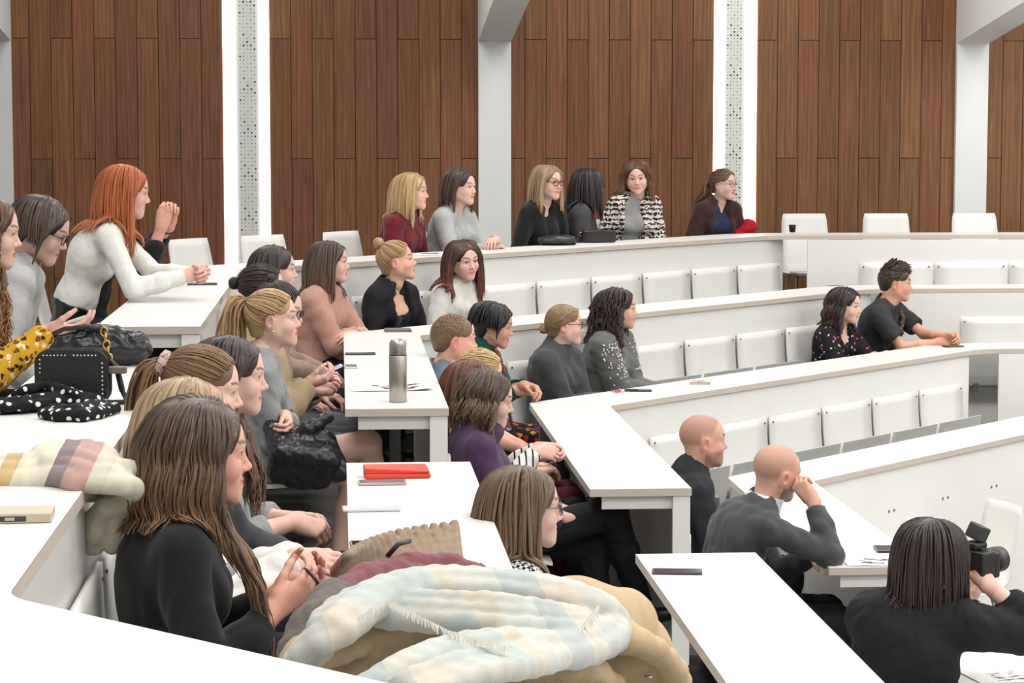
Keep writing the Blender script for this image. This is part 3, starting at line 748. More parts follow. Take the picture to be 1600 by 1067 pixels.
        hl = np.array([(0, .070, .078), (.035, .066, .070), (.060, .046, .046), (.073, .022, .022), (.077, -.012, .026), (.074, -.040, -.012), (.055, -.062, -.048), (.025, -.078, -.062), (0, -.083, -.064)])
        u = rg.uniform(0, len(hl)-1.001, n); iu = u.astype(int); fu = (u-iu)[:, None]; root = hl[iu]*(1-fu)+hl[iu+1]*fu; root[:, 0] *= np.where(rg.rand(n) < .5, 1, -1)
        wr = (rg.rand(n)**2*.5)[:, None]; root = root*(1-wr)+T*wr
        M = 10; off = .002+rg.rand(n)*thick*.35; path = []
        for a in np.linspace(0, 1, M):
            p = root*(1-a)+T*a; dd = (p-SC)/SR; l = np.linalg.norm(dd, axis=1, keepdims=True); lf = (1.0+off[:, None]/.085)
            p = SC+SR*dd/np.maximum(l, 1e-6)*np.maximum(lf*(1 if a < 1 else 1), np.minimum(l, 1.12)); p, _ = push_ell(p.copy(), np.zeros_like(p), FC, FR+.002+off[:, None]*.5); path.append(p)
        emit(np.stack(path, 1), rad*.8, tipr=.9, tip_=base)
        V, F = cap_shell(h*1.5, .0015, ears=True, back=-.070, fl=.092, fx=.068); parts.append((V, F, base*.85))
        if style == 'pony':
            m = tailn; p = T+tn*.012+rg.normal(size=(m, 3))*.006; v = np.tile(tn*tailout+np.array([0, 0, .1]), (m, 1))+rg.normal(size=(m, 3))*.14
            steps = int(tail/.014); Pt = fall(p, v, steps, .014, .004+rg.rand(m)*.02, .30, guard=False)
            sl = np.linspace(0, tail, steps+1)[None, :]; ph = rg.uniform(0, 6.28, m)[:, None]
            if wave: Pt[..., 0] += wave*np.clip(sl/.1, 0, 1)*np.sin(2*pi*sl/.13+ph*.4); Pt[..., 1] += wave*np.clip(sl/.1, 0, 1)*np.cos(2*pi*sl/.13+ph*.4)
            Pt += (rg.normal(size=(m, 1, 3))*.014)*(np.sin(np.clip(sl/tail, 0, 1)*pi*.8))[..., None]
            emit(Pt, rad, tipr=.3, big=1.8)
            a = np.linspace(0, 2*pi, 14); e1 = nrm(np.cross(tn, (1, 0, .1))); e2 = np.cross(tn, e1)
            ring = (T+tn*.010)[None, :]+.013*(np.cos(a)[:, None]*e1+np.sin(a)[:, None]*e2); V, F = tubes(ring[None], np.full((1, 14), .006)); parts.append((V, F, base*.3))
        else:
            br = .036 if down is None else down; c = T+tn*br*.75; m = 34; Pt = []
            for q in range(m):
                e1 = nrm(rg.normal(size=3)+tn*.2); e2 = nrm(np.cross(e1, tn+rg.normal(size=3)*.5)); a = np.linspace(0, rg.uniform(3.2, 5.2), 12)+rg.rand()*6
                Pt.append(c+br*rg.uniform(.82, 1.06)*(np.cos(a)[:, None]*e1+np.sin(a)[:, None]*e2)*np.array([1, .85, .9]))
            emit(np.array(Pt), rad*.85, tipr=.6, tip_=tip, tipstart=.1)
            v, f, _ = uv_ball(c, br*.9); parts.append((v, f, base*.7))
    elif style == 'short':
        th = np.arccos(rg.uniform(-.25, 1, n)); ph = rg.uniform(0, 2*pi, n); dv = np.stack([np.sin(th)*np.cos(ph), np.sin(th)*np.sin(ph), np.cos(th)], 1); p = SC+SR*dv
        ok = ~((p[:, 1] > .035) & (p[:, 2] < .070)) & ~((np.abs(p[:, 0]) > .05) & (p[:, 1] > -.035) & (p[:, 2] < .018)) & (p[:, 2] > -.055)
        p, dv = p[ok], dv[ok]; m = len(p); nn = dv/SR; nn /= np.linalg.norm(nn, axis=1, keepdims=True)
        fl = np.array(flow, float); t = fl-nn*(nn@fl)[:, None]; t = t/(np.linalg.norm(t, axis=1, keepdims=True)+1e-6)
        topw = np.clip((p[:, 2]-.055)/.05, 0, 1)[:, None]; v = t*.8+nn*(.15+.5*topw)+rg.normal(size=(m, 3))*.18; ln = (L*(.25+.75*topw[:, 0]))
        if crop: ln = L*(.7+.3*topw[:, 0])
        a = np.linspace(0, 1, 6)[None, :, None]; Pt = p[:, None, :]+v[:, None, :]*a*ln[:, None, None]+t[:, None, :]*(a**2)*ln[:, None, None]*.5
        q = Pt.reshape(-1, 3).copy(); q, _ = push_ell(q, np.zeros_like(q), SC, SR+.003); emit(q.reshape(Pt.shape), rad, tipr=.3, big=1.5)
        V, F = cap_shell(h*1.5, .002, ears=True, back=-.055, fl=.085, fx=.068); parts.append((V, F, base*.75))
    V, F, C = merge(parts)
    return V@Rh.T+Hc, F, C
# ---------------------------------------------------------------- a seated person
SKIN_M = mat_vcol('skin', .50, .35)
HAIR_M = mat_vcol('hair', .40, .45)
GLASS_M = mat('spectacle_lens', (.9, .93, .95), .05, spec=.6)
def two_bone(S, Wt, l1, l2, hint):
    d = Wt-S; L = np.linalg.norm(d)
    if L > (l1+l2)*.995: Wt = S+d/L*(l1+l2)*.995; d = Wt-S; L = np.linalg.norm(d)
    a = (l1*l1-l2*l2+L*L)/(2*L); hh = math.sqrt(max(l1*l1-a*a, 0)); u = d/L; w = np.asarray(hint, float)-u*(u@np.asarray(hint, float)); w = nrm(w)
    return S+u*a+w*hh, Wt
NPEOPLE = [0]
def person(label, k, head, face, pel=None, hdir=None, hp=(0, 0), hair=None, skin=(224, 182, 166), male=False, sc=1.0, top=None, jacket=None, bottom=None, arms=None, legs=None, hd=None, glasses=None, extra=None, seat=.43, hk=None, slouch=.03, hvox=1.0, shw=None, bust=1.0, cat='person', neck='crew', sleeve='long', scarf=None, group=None, watch=None, shoes=True, width=1.0, floor=None):
    """head: world position of the head's centre; face: azimuth (deg) the body faces; hdir: azimuth of the face; hp: (pitch, roll) of the head"""
    NPEOPLE[0] += 1; seed = NPEOPLE[0]*7
    fz = tierz(k) if floor is None else floor; fa = R(face); F2 = np.array([cos(fa), sin(fa)])
    head = np.array(head, float)
    if pel is None: pel = .10
    root2 = head[:2]-F2*pel if np.isscalar(pel) else np.array(pel, float)
    rz = fa-pi/2; root = empty('person', (root2[0], root2[1], fz), rz)
    tag(root, label, cat, group)
    c_, s_ = cos(-rz), sin(-rz)
    def LW(p):   # world -> local
        q = np.array(p, float)-np.array([root2[0], root2[1], fz]); return np.array([c_*q[0]-s_*q[1], s_*q[0]+c_*q[1], q[2]])
    dist = float(np.linalg.norm(head-CAMP)); pxm = dist/FOCAL     # metres per pixel
    hv = max(.0030, min(.0048, pxm*1.0))*hvox; bv = max(.0075, min(.0115, pxm*2.4)); gv = max(.0034, min(.0048, pxm*1.15))
    Hc = LW(head); hyaw = (R(hdir)-fa) if hdir is not None else 0.0
    Rh = rotm(hyaw, R(hp[0]), R(hp[1])); hs_ = sc*(1.03 if male else .985)
    skin = np.array(srgb(*skin)); hk = dict(hk or {}); hk.setdefault('male', male)
    hkc = hk.pop('scale', 1.0); hs_ *= hkc
    # skeleton
    Pv = np.array([0, 0, seat+.085]); C7 = Hc+Rh@np.array([0, -.040, -.105])*hs_*.6+np.array([0, -.030, -.075])*sc
    up = nrm(C7-Pv); right = np.array([1.0, 0, 0]); fwd = nrm(np.cross(up, right)); TM = np.stack([right, fwd, up], 1)
    Lt = np.linalg.norm(C7-Pv)
    def sp(t, dx=0, dy=0): return Pv+(C7-Pv)*t+fwd*(-slouch*4*t*(1-t)+dy)+right*dx
    sw = (shw or (.172 if male else .148))*sc*width
    hipw = .085
    torso = [ell(Pv+up*.01, np.array([.158 if not male else .150, .115, .105])*sc*np.array([width, width, 1]), TM, k=.05), ell(sp(.36), np.array([.122 if not male else .140, .092 if not male else .108, .12])*sc*np.array([width, width, 1]), TM, k=.08),
             ell(sp(.70, 0, -.005), np.array([.142 if not male else .165, .098 if not male else .115, .135])*sc*np.array([width, 1, 1]), TM, k=.07)]
    Sh = {}
    for s in (-1, 1):
        Sh[s] = C7+right*s*sw-up*.068*sc+fwd*.012
        torso += [cap(sp(.86, s*.03), Sh[s]-right*s*.02, .050*sc, .047*sc, k=.05), cap(C7+up*.012, Sh[s]+up*.014-right*s*.05, .040*sc if not male else .05, .032*sc, k=.04)]
        if not male and bust: torso.append(ell(sp(.62, s*.062, .082), np.array([.052, .045, .052])*bust, TM, k=.05))
    neckp = [cap(C7-up*.02, Hc+Rh@np.array([0, -.030, -.085])*hs_, .050*sc if not male else .058, .046*sc if not male else .055, k=.03)]
    l1, l2 = .275*sc, .245*sc
    # arms
    A = {}
    arms = arms or {}
    for s in (-1, 1):
        a = dict(arms.get('L' if s < 0 else 'R', {}) or {})
        Wt = a.get('w', (s*.10, .27, seat+.18)); Wt = LW(a['world']) if 'world' in a else np.array(Wt, float)
        hint = np.array(a.get('hint', (s*.55, -.4, -.75)), float)
        E_, Wt = two_bone(Sh[s], Wt, l1, l2, hint)
        d = nrm(Wt-E_); f = d if 'f' not in a else nrm(a['f']); pn = np.array(a.get('palm', (0, 0, -1)), float)
        HM = frame(f, -pn); A[s] = dict(E=E_, W=Wt, M=HM, f=f, a=a)
    # legs
    Kn = {}; An = {}; lg = legs or {}
    for s in (-1, 1):
        H_ = Pv+np.array([s*hipw, .02, -.03]); kk = lg.get('L' if s < 0 else 'R')
        K_ = np.array(kk[0], float) if kk else np.array([s*.105, .425, seat+.045]); a_ = np.array(kk[1], float) if kk else K_+np.array([0, -.02, -(seat-.02)])
        Kn[s] = (H_, K_); An[s] = a_
    # ---- skin (one mesh: head, neck, trunk, arms with hands, bare legs)
    hV, hF, hC = head_parts(hv/hs_, skin=skin, **hk); hV = hV*hs_@Rh.T+Hc
    parts = [(hV, hF, hC)]
    trunk = torso+neckp
    V, F = sdf_mesh([(*p[:5], p[5], 0) for p in grow(trunk, -.005)], bv); parts.append((V, F, skin))
    hscale = (1.02 if male else .93)*sc
    for s in (-1, 1):
        q = A[s]; a = q['a']
        if a.get('skip'): continue
        hp_, tips = hand_prims(q['M'], q['W'], side=-s, sc=hscale, curl=a.get('curl', (28, 34, 22)), spread=a.get('spread', 4), thumb=a.get('thumb', (32, 18)), curls=a.get('curls'))
        ar = [cap(Sh[s], q['E'], .040*sc*width, .034*sc*width, k=.02), cap(q['E'], q['E']*.55+q['W']*.45, .036*sc*width, .034*sc*width, k=.02), cap(q['E']*.55+q['W']*.45, q['W'], .034*sc*width, .0235*sc, k=.02)]
        vis = sleeve != 'long' or a.get('bare', 0) > .3
        g1, g2 = sdf_mesh(hp_+[cap(q['E']*.45+q['W']*.55, q['W'], .032*sc, .0235*sc, k=.015)], gv)
        col = np.tile(skin*np.array([1.0, .93, .92]), (len(g1), 1))
        nail = a.get('nail', None)
        for tp, tn in tips:
            m = np.exp(-np.sum((g1-tp-tn*.004)**2, 1)/.0065**2)[:, None]; nc = np.array(srgb(*nail)) if nail else skin*np.array([1.05, .85, .82]); col = col*(1-m*.85)+nc*m*.85
        parts.append((g1, g2, col))
        V, F = sdf_mesh(ar, bv*.8); parts.append((V, F, skin))
    V, F, C = merge(parts)
    if legs is not None and legs.get('bare'):
        lp = []
        for s in (-1, 1):
            H_, K_ = Kn[s]; a_ = An[s]; M_ = K_*.5+a_*.5
            lp += [cap(H_, K_, .078, .054, k=.02), cap(K_, K_*.62+a_*.38+np.array([0, -.012, 0]), .052, .054, k=.02), cap(K_*.62+a_*.38+np.array([0, -.012, 0]), a_, .053, .034, k=.02)]
        v2, f2 = sdf_mesh(lp, bv*.8); V, F, C = merge([(V, F, C), (v2, f2, np.array(srgb(*legs['bare'])))])
    body = obj('body', mesh_np('body', V, F, col=C), SKIN_M, root)
    # ---- clothing
    def garment(name, prims, m, vox=None, fold=.0045, fs=24, st=(1, 1, .7), parent=root):
        V, F = sdf_mesh(prims, vox or bv, bump_noise(seed+len(prims), fold, fs, st))
        return obj(name, mesh_np(name, V, F), m, parent)
    def top_prims(ease, sl, nk, aw, hem=-.02):
        P = grow(torso, ease)
        for s in (-1, 1):
            q = A[s]; E_, W_ = q['E'], q['W']; dd = nrm(W_-E_); ln = np.linalg.norm(W_-E_); sl_ = q['a'].get('sleeve', sl)
            if sl_ == 'none': continue
            P.append(cap(Sh[s], E_, (.047*sc+aw)*width, (.040*sc+aw*1.1)*width, k=.03))
            if sl_ == 'short':
                e = Sh[s]+(E_-Sh[s])*.72; P[-1] = cap(Sh[s], Sh[s]+(E_-Sh[s])*.85, (.047*sc+aw)*width, (.047*sc+aw*1.2)*width, k=.03); P.append(hs(e, nrm(E_-Sh[s]), .10))
            else:
                fr = {'long': .95, 'three': .55, 'half': .2, 'full': 1.02}.get(sl_, sl_ if not isinstance(sl_, str) else .95)
                w_e = E_+dd*ln*fr; P.append(cap(E_, E_+(W_-E_)*.5, (.040*sc+aw*1.1)*width, .037*sc+aw, k=.02)); P.append(cap(E_+(W_-E_)*.5, w_e+dd*.012, .037*sc+aw, .0285*sc+aw*.9, k=.02))
                P.append(hs(w_e, dd, .075))
        if hem is not None: P.append(hs(Pv+up*hem, -up, .30))
        if nk == 'crew': P.append(cap(C7+up*.030+fwd*.010, Hc, .060*sc if not male else .068, k=.01, op=1))
        elif nk == 'scoop': P += [cap(C7+up*.030+fwd*.015, Hc, .062*sc, k=.01, op=1), ell(C7-up*.045+fwd*.105, (.070, .060, .075), TM, k=.015, op=1)]
        elif nk == 'deep': P += [cap(C7+up*.025+fwd*.015, Hc, .066*sc, k=.01, op=1), ell(C7-up*.085+fwd*.13, (.088, .085, .10), TM, k=.02, op=1)]
        elif nk == 'v': P += [cap(C7+up*.030+fwd*.012, Hc, .060*sc, k=.01, op=1), ell(C7-up*.035+fwd*.11, (.052, .065, .075), TM, k=.02, op=1)]
        elif nk == 'turtle': P += [cap(C7+up*.0, C7*.45+(Hc+Rh@np.array([0, -.030, -.085])*hs_)*.55, .056*sc+ease*.3, .053*sc+ease*.3, k=.02), cap(C7*.4+(Hc+Rh@np.array([0, -.03, -.085])*hs_)*.6, Hc, .050*sc, k=.006, op=1)]
        elif nk == 'mock': P += [cap(C7+up*.0, C7+up*.035+fwd*.012, .060*sc+ease*.3, .056*sc+ease*.3, k=.02), cap(C7+up*.050+fwd*.015, Hc, .054*sc, k=.006, op=1)]
        elif nk == 'cowl': P += [cap(C7+up*.005+fwd*.03, C7+up*.04+fwd*.025, .080, .070, k=.03), ell(C7+fwd*.075-up*.01, (.085, .05, .045), TM, k=.03), cap(C7+up*.045+fwd*.02, Hc+fwd*.02, .058, k=.02, op=1)]
        elif nk == 'blazer': P += [cap(C7+up*.020+fwd*.012, Hc, .068*sc, k=.01, op=1), ell(C7-up*.10+fwd*.145, (.085, .115, .18), TM, k=.015, op=1), ell(sp(.30, 0, .17), (.035, .10, Lt*.4), TM, k=.015, op=1)]
        elif nk == 'open': P += [cap(C7+up*.020+fwd*.010, Hc, .064*sc, k=.01, op=1), ell(sp(.55, 0, .17), (.055, .16, Lt*.55), TM, k=.015, op=1)]
        elif nk == 'cardigan': P += [cap(C7+up*.020+fwd*.010, Hc, .066*sc, k=.01, op=1), ell(sp(.45, 0, .18), (.082, .17, Lt*.75), TM, k=.015, op=1)]
        return P
    objs = dict(root=root, body=body)
    if top is not None:
        objs['top'] = garment(top.get('name', 'sweater'), top_prims(top.get('ease', .012), top.get('sleeve', sleeve), top.get('neck', neck), top.get('aw', .010), top.get('hem', -.02)), top['mat'], fold=top.get('fold', .0045), vox=top.get('vox'))
    if jacket is not None:
        objs['jacket'] = garment(jacket.get('name', 'jacket'), top_prims(jacket.get('ease', .024), jacket.get('sleeve', 'long'), jacket.get('neck', 'open'), jacket.get('aw', .018)), jacket['mat'], fold=jacket.get('fold', .0045))
    if bottom is not None:
        P = grow(torso[:2 if bottom.get('waist') else 1], bottom.get('ease', .008)); P.append(hs(Pv+up*bottom.get('waist', .12), up, .30))
        kind = bottom.get('kind', 'trousers')
        for s in (-1, 1):
            H_, K_ = Kn[s]; a_ = An[s]
            if kind == 'trousers':
                P += [cap(H_, K_, .086, .064, k=.03), cap(K_, K_*.6+a_*.4, .063, .060, k=.03), cap(K_*.6+a_*.4, a_+(K_-a_)*.06, .060, .046, k=.02), hs(a_+(K_-a_)*.07, a_-K_, .09)]
            elif kind == 'skirt':
                P += [cap(H_, H_+(K_-H_)*bottom.get('len', .9), .098, .085, k=.09)]
            elif kind == 'shorts': P += [cap(H_, H_+(K_-H_)*bottom.get('len', .5), .090, .086, k=.03), hs(H_+(K_-H_)*bottom.get('len', .5), K_-H_, .12)]
        objs['bottom'] = garment(bottom.get('name', kind if kind != 'shorts' else 'skirt'), P, bottom['mat'], fold=bottom.get('fold', .004), fs=30)
    if shoes:
        for s in (-1, 1):
            H_, K_ = Kn[s]; a_ = An[s]; dr = a_-K_; fw = nrm(np.array([0, 1.0, 0])-nrm(dr)*(nrm(dr)[1])); dn = nrm(dr)
            garment('shoe', [cap(a_+dn*.025-fw*.03, a_+dn*.045+fw*.11, .036, .030, k=.02), cap(a_-dn*.03, a_+dn*.03, .043, .040, k=.03), hs(a_+dn*.065, dn, .25)], mat('black_shoe_leather', (.012, .012, .014), .35), vox=.010, fold=0)
    # ---- hair
    if hair is not None:
        hr = dict(hair); cover = torso if jacket is None else grow(torso, .02)
        st = hr.pop('style'); base = srgb(*hr.pop('base')); tip = hr.pop('tip', None); tip = srgb(*tip) if tip else None
        if 'streak' in hr: hr['streak'] = (srgb(*hr['streak'][0]), hr['streak'][1])
        if 'n' not in hr: hr['n'] = int(np.interp(dist, [4.5, 8, 14, 18], [900, 520, 300, 250])*(1.6 if st == 'short' else 1))
        hr.setdefault('rad', float(np.interp(dist, [4.5, 9, 16], [.0030, .0042, .0056])))
        coll = [(*p[:5], p[5], p[6]) for p in grow(cover+[cap(Sh[s], A[s]['E'], .045, .04) for s in (-1, 1)], .014)]
        V, F, C = hair_parts(hv*1.1/hs_, np.zeros(3), np.eye(3) if False else Rh, st, base, tip, coll=[(p[0], *( (p[1]-Hc)/hs_, (p[2]-Hc)/hs_, p[3]/hs_, p[4]/hs_) , p[5], p[6]) if p[0] == 'c' else (p[0], (p[1]-Hc)/hs_, p[2]/hs_, p[3], p[4], p[5], p[6]) for p in coll], seed=seed, **hr)
        objs['hair'] = obj('hair', mesh_np('hair', V*hs_+Hc, F, col=C), HAIR_M, root)
    if glasses is not None:
        m = MB(); T = lambda p: Hc+Rh@(np.array(p, float)*hs_)
        for s in (-1, 1):
            a = np.linspace(0, 2*pi, 17); m.tube([T((s*.032+.0235*np.sign(cos(t))*abs(cos(t))**.7, .097-.2*abs(abs(s*.032+.023*cos(t))-.02)*.5, -.003+.0185*np.sign(sin(t))*abs(sin(t))**.7)) for t in a], glasses.get('r', .0022), 5, cap=False)
            m.tube([T((s*.056, .090, .004)), T((s*.076, .055, .006)), T((s*.079, -.005, .006)), T((s*.078, -.022, -.008))], .0019, 5)
        m.tube([T((-.009, .100, .001)), T((0, .1015, .003)), T((.009, .100, .001))], .0019, 5)
        go = m.build('glasses', glasses['mat'], root, smooth=True)
    ctx = dict(root=root, LW=LW, A=A, Sh=Sh, C7=C7, Hc=Hc, Rh=Rh, hs=hs_, up=up, fwd=fwd, right=right, sp=sp, TM=TM, Pv=Pv, Kn=Kn, An=An, torso=torso, garment=garment, bv=bv, body=body, Lt=Lt, sc=sc)
    if extra: extra(ctx)
    return ctx
# ================================================================ the audience
def knit(name, rgb, rough=.85, bump=.5, bscale=260, noise=.10): return mat(name, srgb(*rgb), rough, spec=.2, bump=bump, bscale=bscale, noise=noise, nscale=180, sheen=.15)
def cloth(name, rgb, rough=.75, bump=.25, bscale=120, noise=.05): return mat(name, srgb(*rgb), rough, spec=.25, bump=bump, bscale=bscale, noise=noise, nscale=60)
BLACKK = knit('black_knit', (26, 26, 29)); BLACKC = cloth('black_cloth', (24, 24, 27)); JEANS = cloth('dark_jeans', (36, 38, 44)); GREYJ = cloth('grey_jeans', (92, 94, 98)); NAVY = cloth('navy_trousers', (30, 29, 38))
def pattern_mat(name, build, rough=.8):
    m = bpy.data.materials.new(name); N, L = nodes_of(m); b = N['Principled BSDF']; b.inputs['Roughness'].default_value = rough; b.inputs['Specular IOR Level'].default_value = .2
    tc = N.new('ShaderNodeTexCoord'); out = build(N, L, tc.outputs['Object']); L.new(out, b.inputs['Base Color']); return m
def ramp(N, L, src, stops, interp='CONSTANT'):
    r = N.new('ShaderNodeValToRGB'); r.color_ramp.interpolation = interp; e = r.color_ramp.elements
    while len(e) > 1: e.remove(e[-1])
    e[0].position = stops[0][0]; e[0].color = (*srgb(*stops[0][1]), 1)
    for p, c in stops[1:]: q = e.new(p); q.color = (*srgb(*c), 1)
    L.new(src, r.inputs[0]); return r.outputs[0]
def floral(name, ground, cols, scale=28, dens=.35, rough=.8):
    def bld(N, L, co):
        ns = N.new('ShaderNodeTexNoise'); ns.inputs['Scale'].default_value = scale*1.6; L.new(co, ns.inputs['Vector'])
        ma = N.new('ShaderNodeVectorMath'); ma.operation = 'MULTIPLY_ADD'; L.new(ns.outputs['Color'], ma.inputs[0]); ma.inputs[1].default_value = (.022,)*3; L.new(co, ma.inputs[2])
        v = N.new('ShaderNodeTexVoronoi'); v.inputs['Scale'].default_value = scale; L.new(ma.outputs[0], v.inputs['Vector'])
        sep = N.new('ShaderNodeSeparateColor'); L.new(v.outputs['Color'], sep.inputs[0])
        cr = ramp(N, L, sep.outputs[0], [(i/len(cols), c) for i, c in enumerate(cols)])
        m1 = N.new('ShaderNodeMath'); m1.operation = 'LESS_THAN'; L.new(v.outputs['Distance'], m1.inputs[0]); m1.inputs[1].default_value = dens
        m2 = N.new('ShaderNodeMix'); m2.data_type = 'RGBA'; L.new(m1.outputs[0], m2.inputs[0]); m2.inputs[6].default_value = (*srgb(*ground), 1); L.new(cr, m2.inputs[7]); return m2.outputs[2]
    return pattern_mat(name, bld, rough)
def stripes(name, a, b, axis='Y', period=.026, duty=.75):
    def bld(N, L, co):
        s = N.new('ShaderNodeSeparateXYZ'); L.new(co, s.inputs[0]); m = N.new('ShaderNodeMath'); m.operation = 'DIVIDE'; L.new(s.outputs[axis], m.inputs[0]); m.inputs[1].default_value = period
        f = N.new('ShaderNodeMath'); f.operation = 'FRACT'; L.new(m.outputs[0], f.inputs[0]); return ramp(N, L, f.outputs[0], [(0, a), (duty, b)])
    return pattern_mat(name, bld)
def checks(name, a, b, scale=70):
    def bld(N, L, co):
        mp = N.new('ShaderNodeMapping'); mp.inputs['Rotation'].default_value = (R(45), R(30), R(45)); L.new(co, mp.inputs[0])
        c = N.new('ShaderNodeTexChecker'); c.inputs['Scale'].default_value = scale; c.inputs['Color1'].default_value = (*srgb(*a), 1); c.inputs['Color2'].default_value = (*srgb(*b), 1); L.new(mp.outputs[0], c.inputs['Vector']); return c.outputs['Color']
    return pattern_mat(name, bld)
def jacquard(name):
    def bld(N, L, co):
        w = N.new('ShaderNodeTexWave'); w.bands_direction = 'Z'; w.wave_profile = 'TRI'; w.inputs['Scale'].default_value = 9; w.inputs['Distortion'].default_value = 5; w.inputs['Detail'].default_value = 1; w.inputs['Detail Scale'].default_value = 6; L.new(co, w.inputs['Vector'])
        return ramp(N, L, w.outputs['Fac'], [(0, (40, 38, 40)), (.5, (215, 205, 195))])
    return pattern_mat(name, bld)
BLKF = mat('black_spectacle_frame', (.012, .012, .014), .3)
def hA(px, py, v): return onv(px, py, v)
def hD(px, py, k, off): return onplane(px, py, C0+NR*(PD*k+off), DG)
def pelD(P, k, off): t = (P[:2]-C0)@DG; return C0+NR*(PD*k+off)+DG*t
NRA = math.degrees(math.atan2(NR[1], NR[0]))
def diagp(label, px, py, k, hoff=.27, poff=.19, face=None, dt=0.0, **kw):
    """someone on a slanting row; k: the desk in front of whose panel they sit, -1 for the back row"""
    kk = max(k, 0)
    if k < 0: hoff = -W-.16+hoff-.27; poff = -W-.30
    P = hD(px, py, kk, hoff); return person(label, k+1, P, NRA if face is None else face, pel=pelD(P, kk, poff)+DG*dt, **kw)
def armp(label, px, py, v, k, poff=.19, face=0, dv=0.0, **kw):
    P = hA(px, py, v); u = arm_u(k, poff) if k >= 0 else arm_u(0, -W-.33)+poff-.19
    return person(label, k+1, P, face, pel=(u, v+dv), **kw)
def torus_ring(ctx, name, c, nrm_, R_, r, m, part_of=None):
    e1 = nrm(np.cross(nrm_, (0.3, .1, 1))); e2 = np.cross(nrm_, e1); a = np.linspace(0, 2*pi, 17)
    return MB().tube([c+R_*(cos(t)*e1+sin(t)*e2) for t in a], r, 6, cap=False).build(name, m, part_of or ctx['root'], smooth=True)
def clasp(ctx_w, spread=.05, fwd=(1, 0, 0)): pass
W3 = lambda px, py, v: onv(px, py, v)

# ---- back row, left arm
yl = floral('yellow_floral_print', (196, 150, 36), [(40, 34, 30), (225, 205, 180), (60, 44, 30), (120, 70, 40)], 42, .40)
armp('person in a yellow floral top holding a phone at the left edge', -17, 362, 7.55, -1, hdir=2, hp=(-6, 0), hair=dict(style='long', base=(92, 62, 40), tip=(150, 108, 72), L=.40, wave=.016, curl=.006), top=dict(name='blouse', mat=yl), bottom=dict(mat=BLACKC),
    arms={'R': dict(world=W3(76, 519, 7.44), f=(-.05, 1, .15), palm=(-.3, 0, .9), curl=(15, 25, 20), hint=(.5, -.6, -.6)), 'L': dict(world=W3(60, 535, 7.62), f=(0, 1, 0), palm=(.3, 0, .9))}, hk=dict(smile=.2))
armp('person in a grey sweater and glasses bending forward behind the black handbags', 66, 359, 8.5, -1, poff=.14, hdir=-6, hp=(-22, 0), hair=dict(style='bob', base=(66, 52, 44), tip=(92, 76, 64), L=.10, thick=.02), top=dict(mat=knit('grey_marl_knit', (176, 176, 174)), ease=.020, aw=.02), bottom=dict(mat=BLACKC), glasses=dict(mat=BLKF),
    arms={'R': dict(w=(.16, .30, .56))}, hk=dict(smile=.8), slouch=.06)
def red_extra(c): pass
armp('person in a fitted white top leaning on the desk, hands clasped over a phone', 199, 299, 10.55, -1, poff=.24, hdir=4, hp=(-8, 0), hair=dict(style='long', base=(172, 92, 48), tip=(186, 112, 70), L=.30, thick=.022, var=.2, front=.02), top=dict(name='fitted_top', mat=cloth('white_jersey', (226, 224, 218)), ease=.007, aw=.004, neck='crew', fold=.0028, hem=.175), bottom=dict(kind='skirt', mat=mat('black_leather', (.012, .012, .013), .35, bump=.3, bscale=60), len=.8, ease=.012, waist=.20),
    arms={'R': dict(world=W3(292, 431, 10.35), hint=(.5, -.2, -.9), palm=(-.9, 0, -.2), curl=(50, 60, 30), thumb=(20, 25), nail=(190, 25, 35)), 'L': dict(world=W3(300, 428, 10.43), hint=(-.5, -.2, -.9), palm=(.9, 0, -.2), curl=(45, 60, 30), nail=(190, 25, 35))}, hk=dict(smile=.1), slouch=.05, bust=.6, legs={'bare': (30, 28, 30)})
armp('person in black, mostly hidden, clasped hands raised above the desk', 186, 304, 11.55, -1, hdir=0, male=True, hair=dict(style='short', base=(60, 44, 34), L=.03), top=dict(mat=BLACKK, sleeve=.02, ease=.010), bottom=dict(mat=JEANS), skin=(215, 165, 142),
    arms={'R': dict(world=W3(253, 352, 11.30), hint=(.2, .3, -1), f=(-.15, .25, .9), palm=(-.9, .2, 0), curl=(55, 60, 30), thumb=(20, 20), bare=1), 'L': dict(world=W3(264, 352, 11.38), hint=(-.2, .3, -1), f=(.15, .15, .9), palm=(.9, .2, 0), curl=(55, 60, 30), thumb=(20, 20), bare=1)}, hk=dict(scale=.95),
    extra=lambda c: torus_ring(c, 'wristband', c['A'][-1]['W']-nrm(c['A'][-1]['W']-c['A'][-1]['E'])*.03, nrm(c['A'][-1]['W']-c['A'][-1]['E']), .028, .006, BLKF))
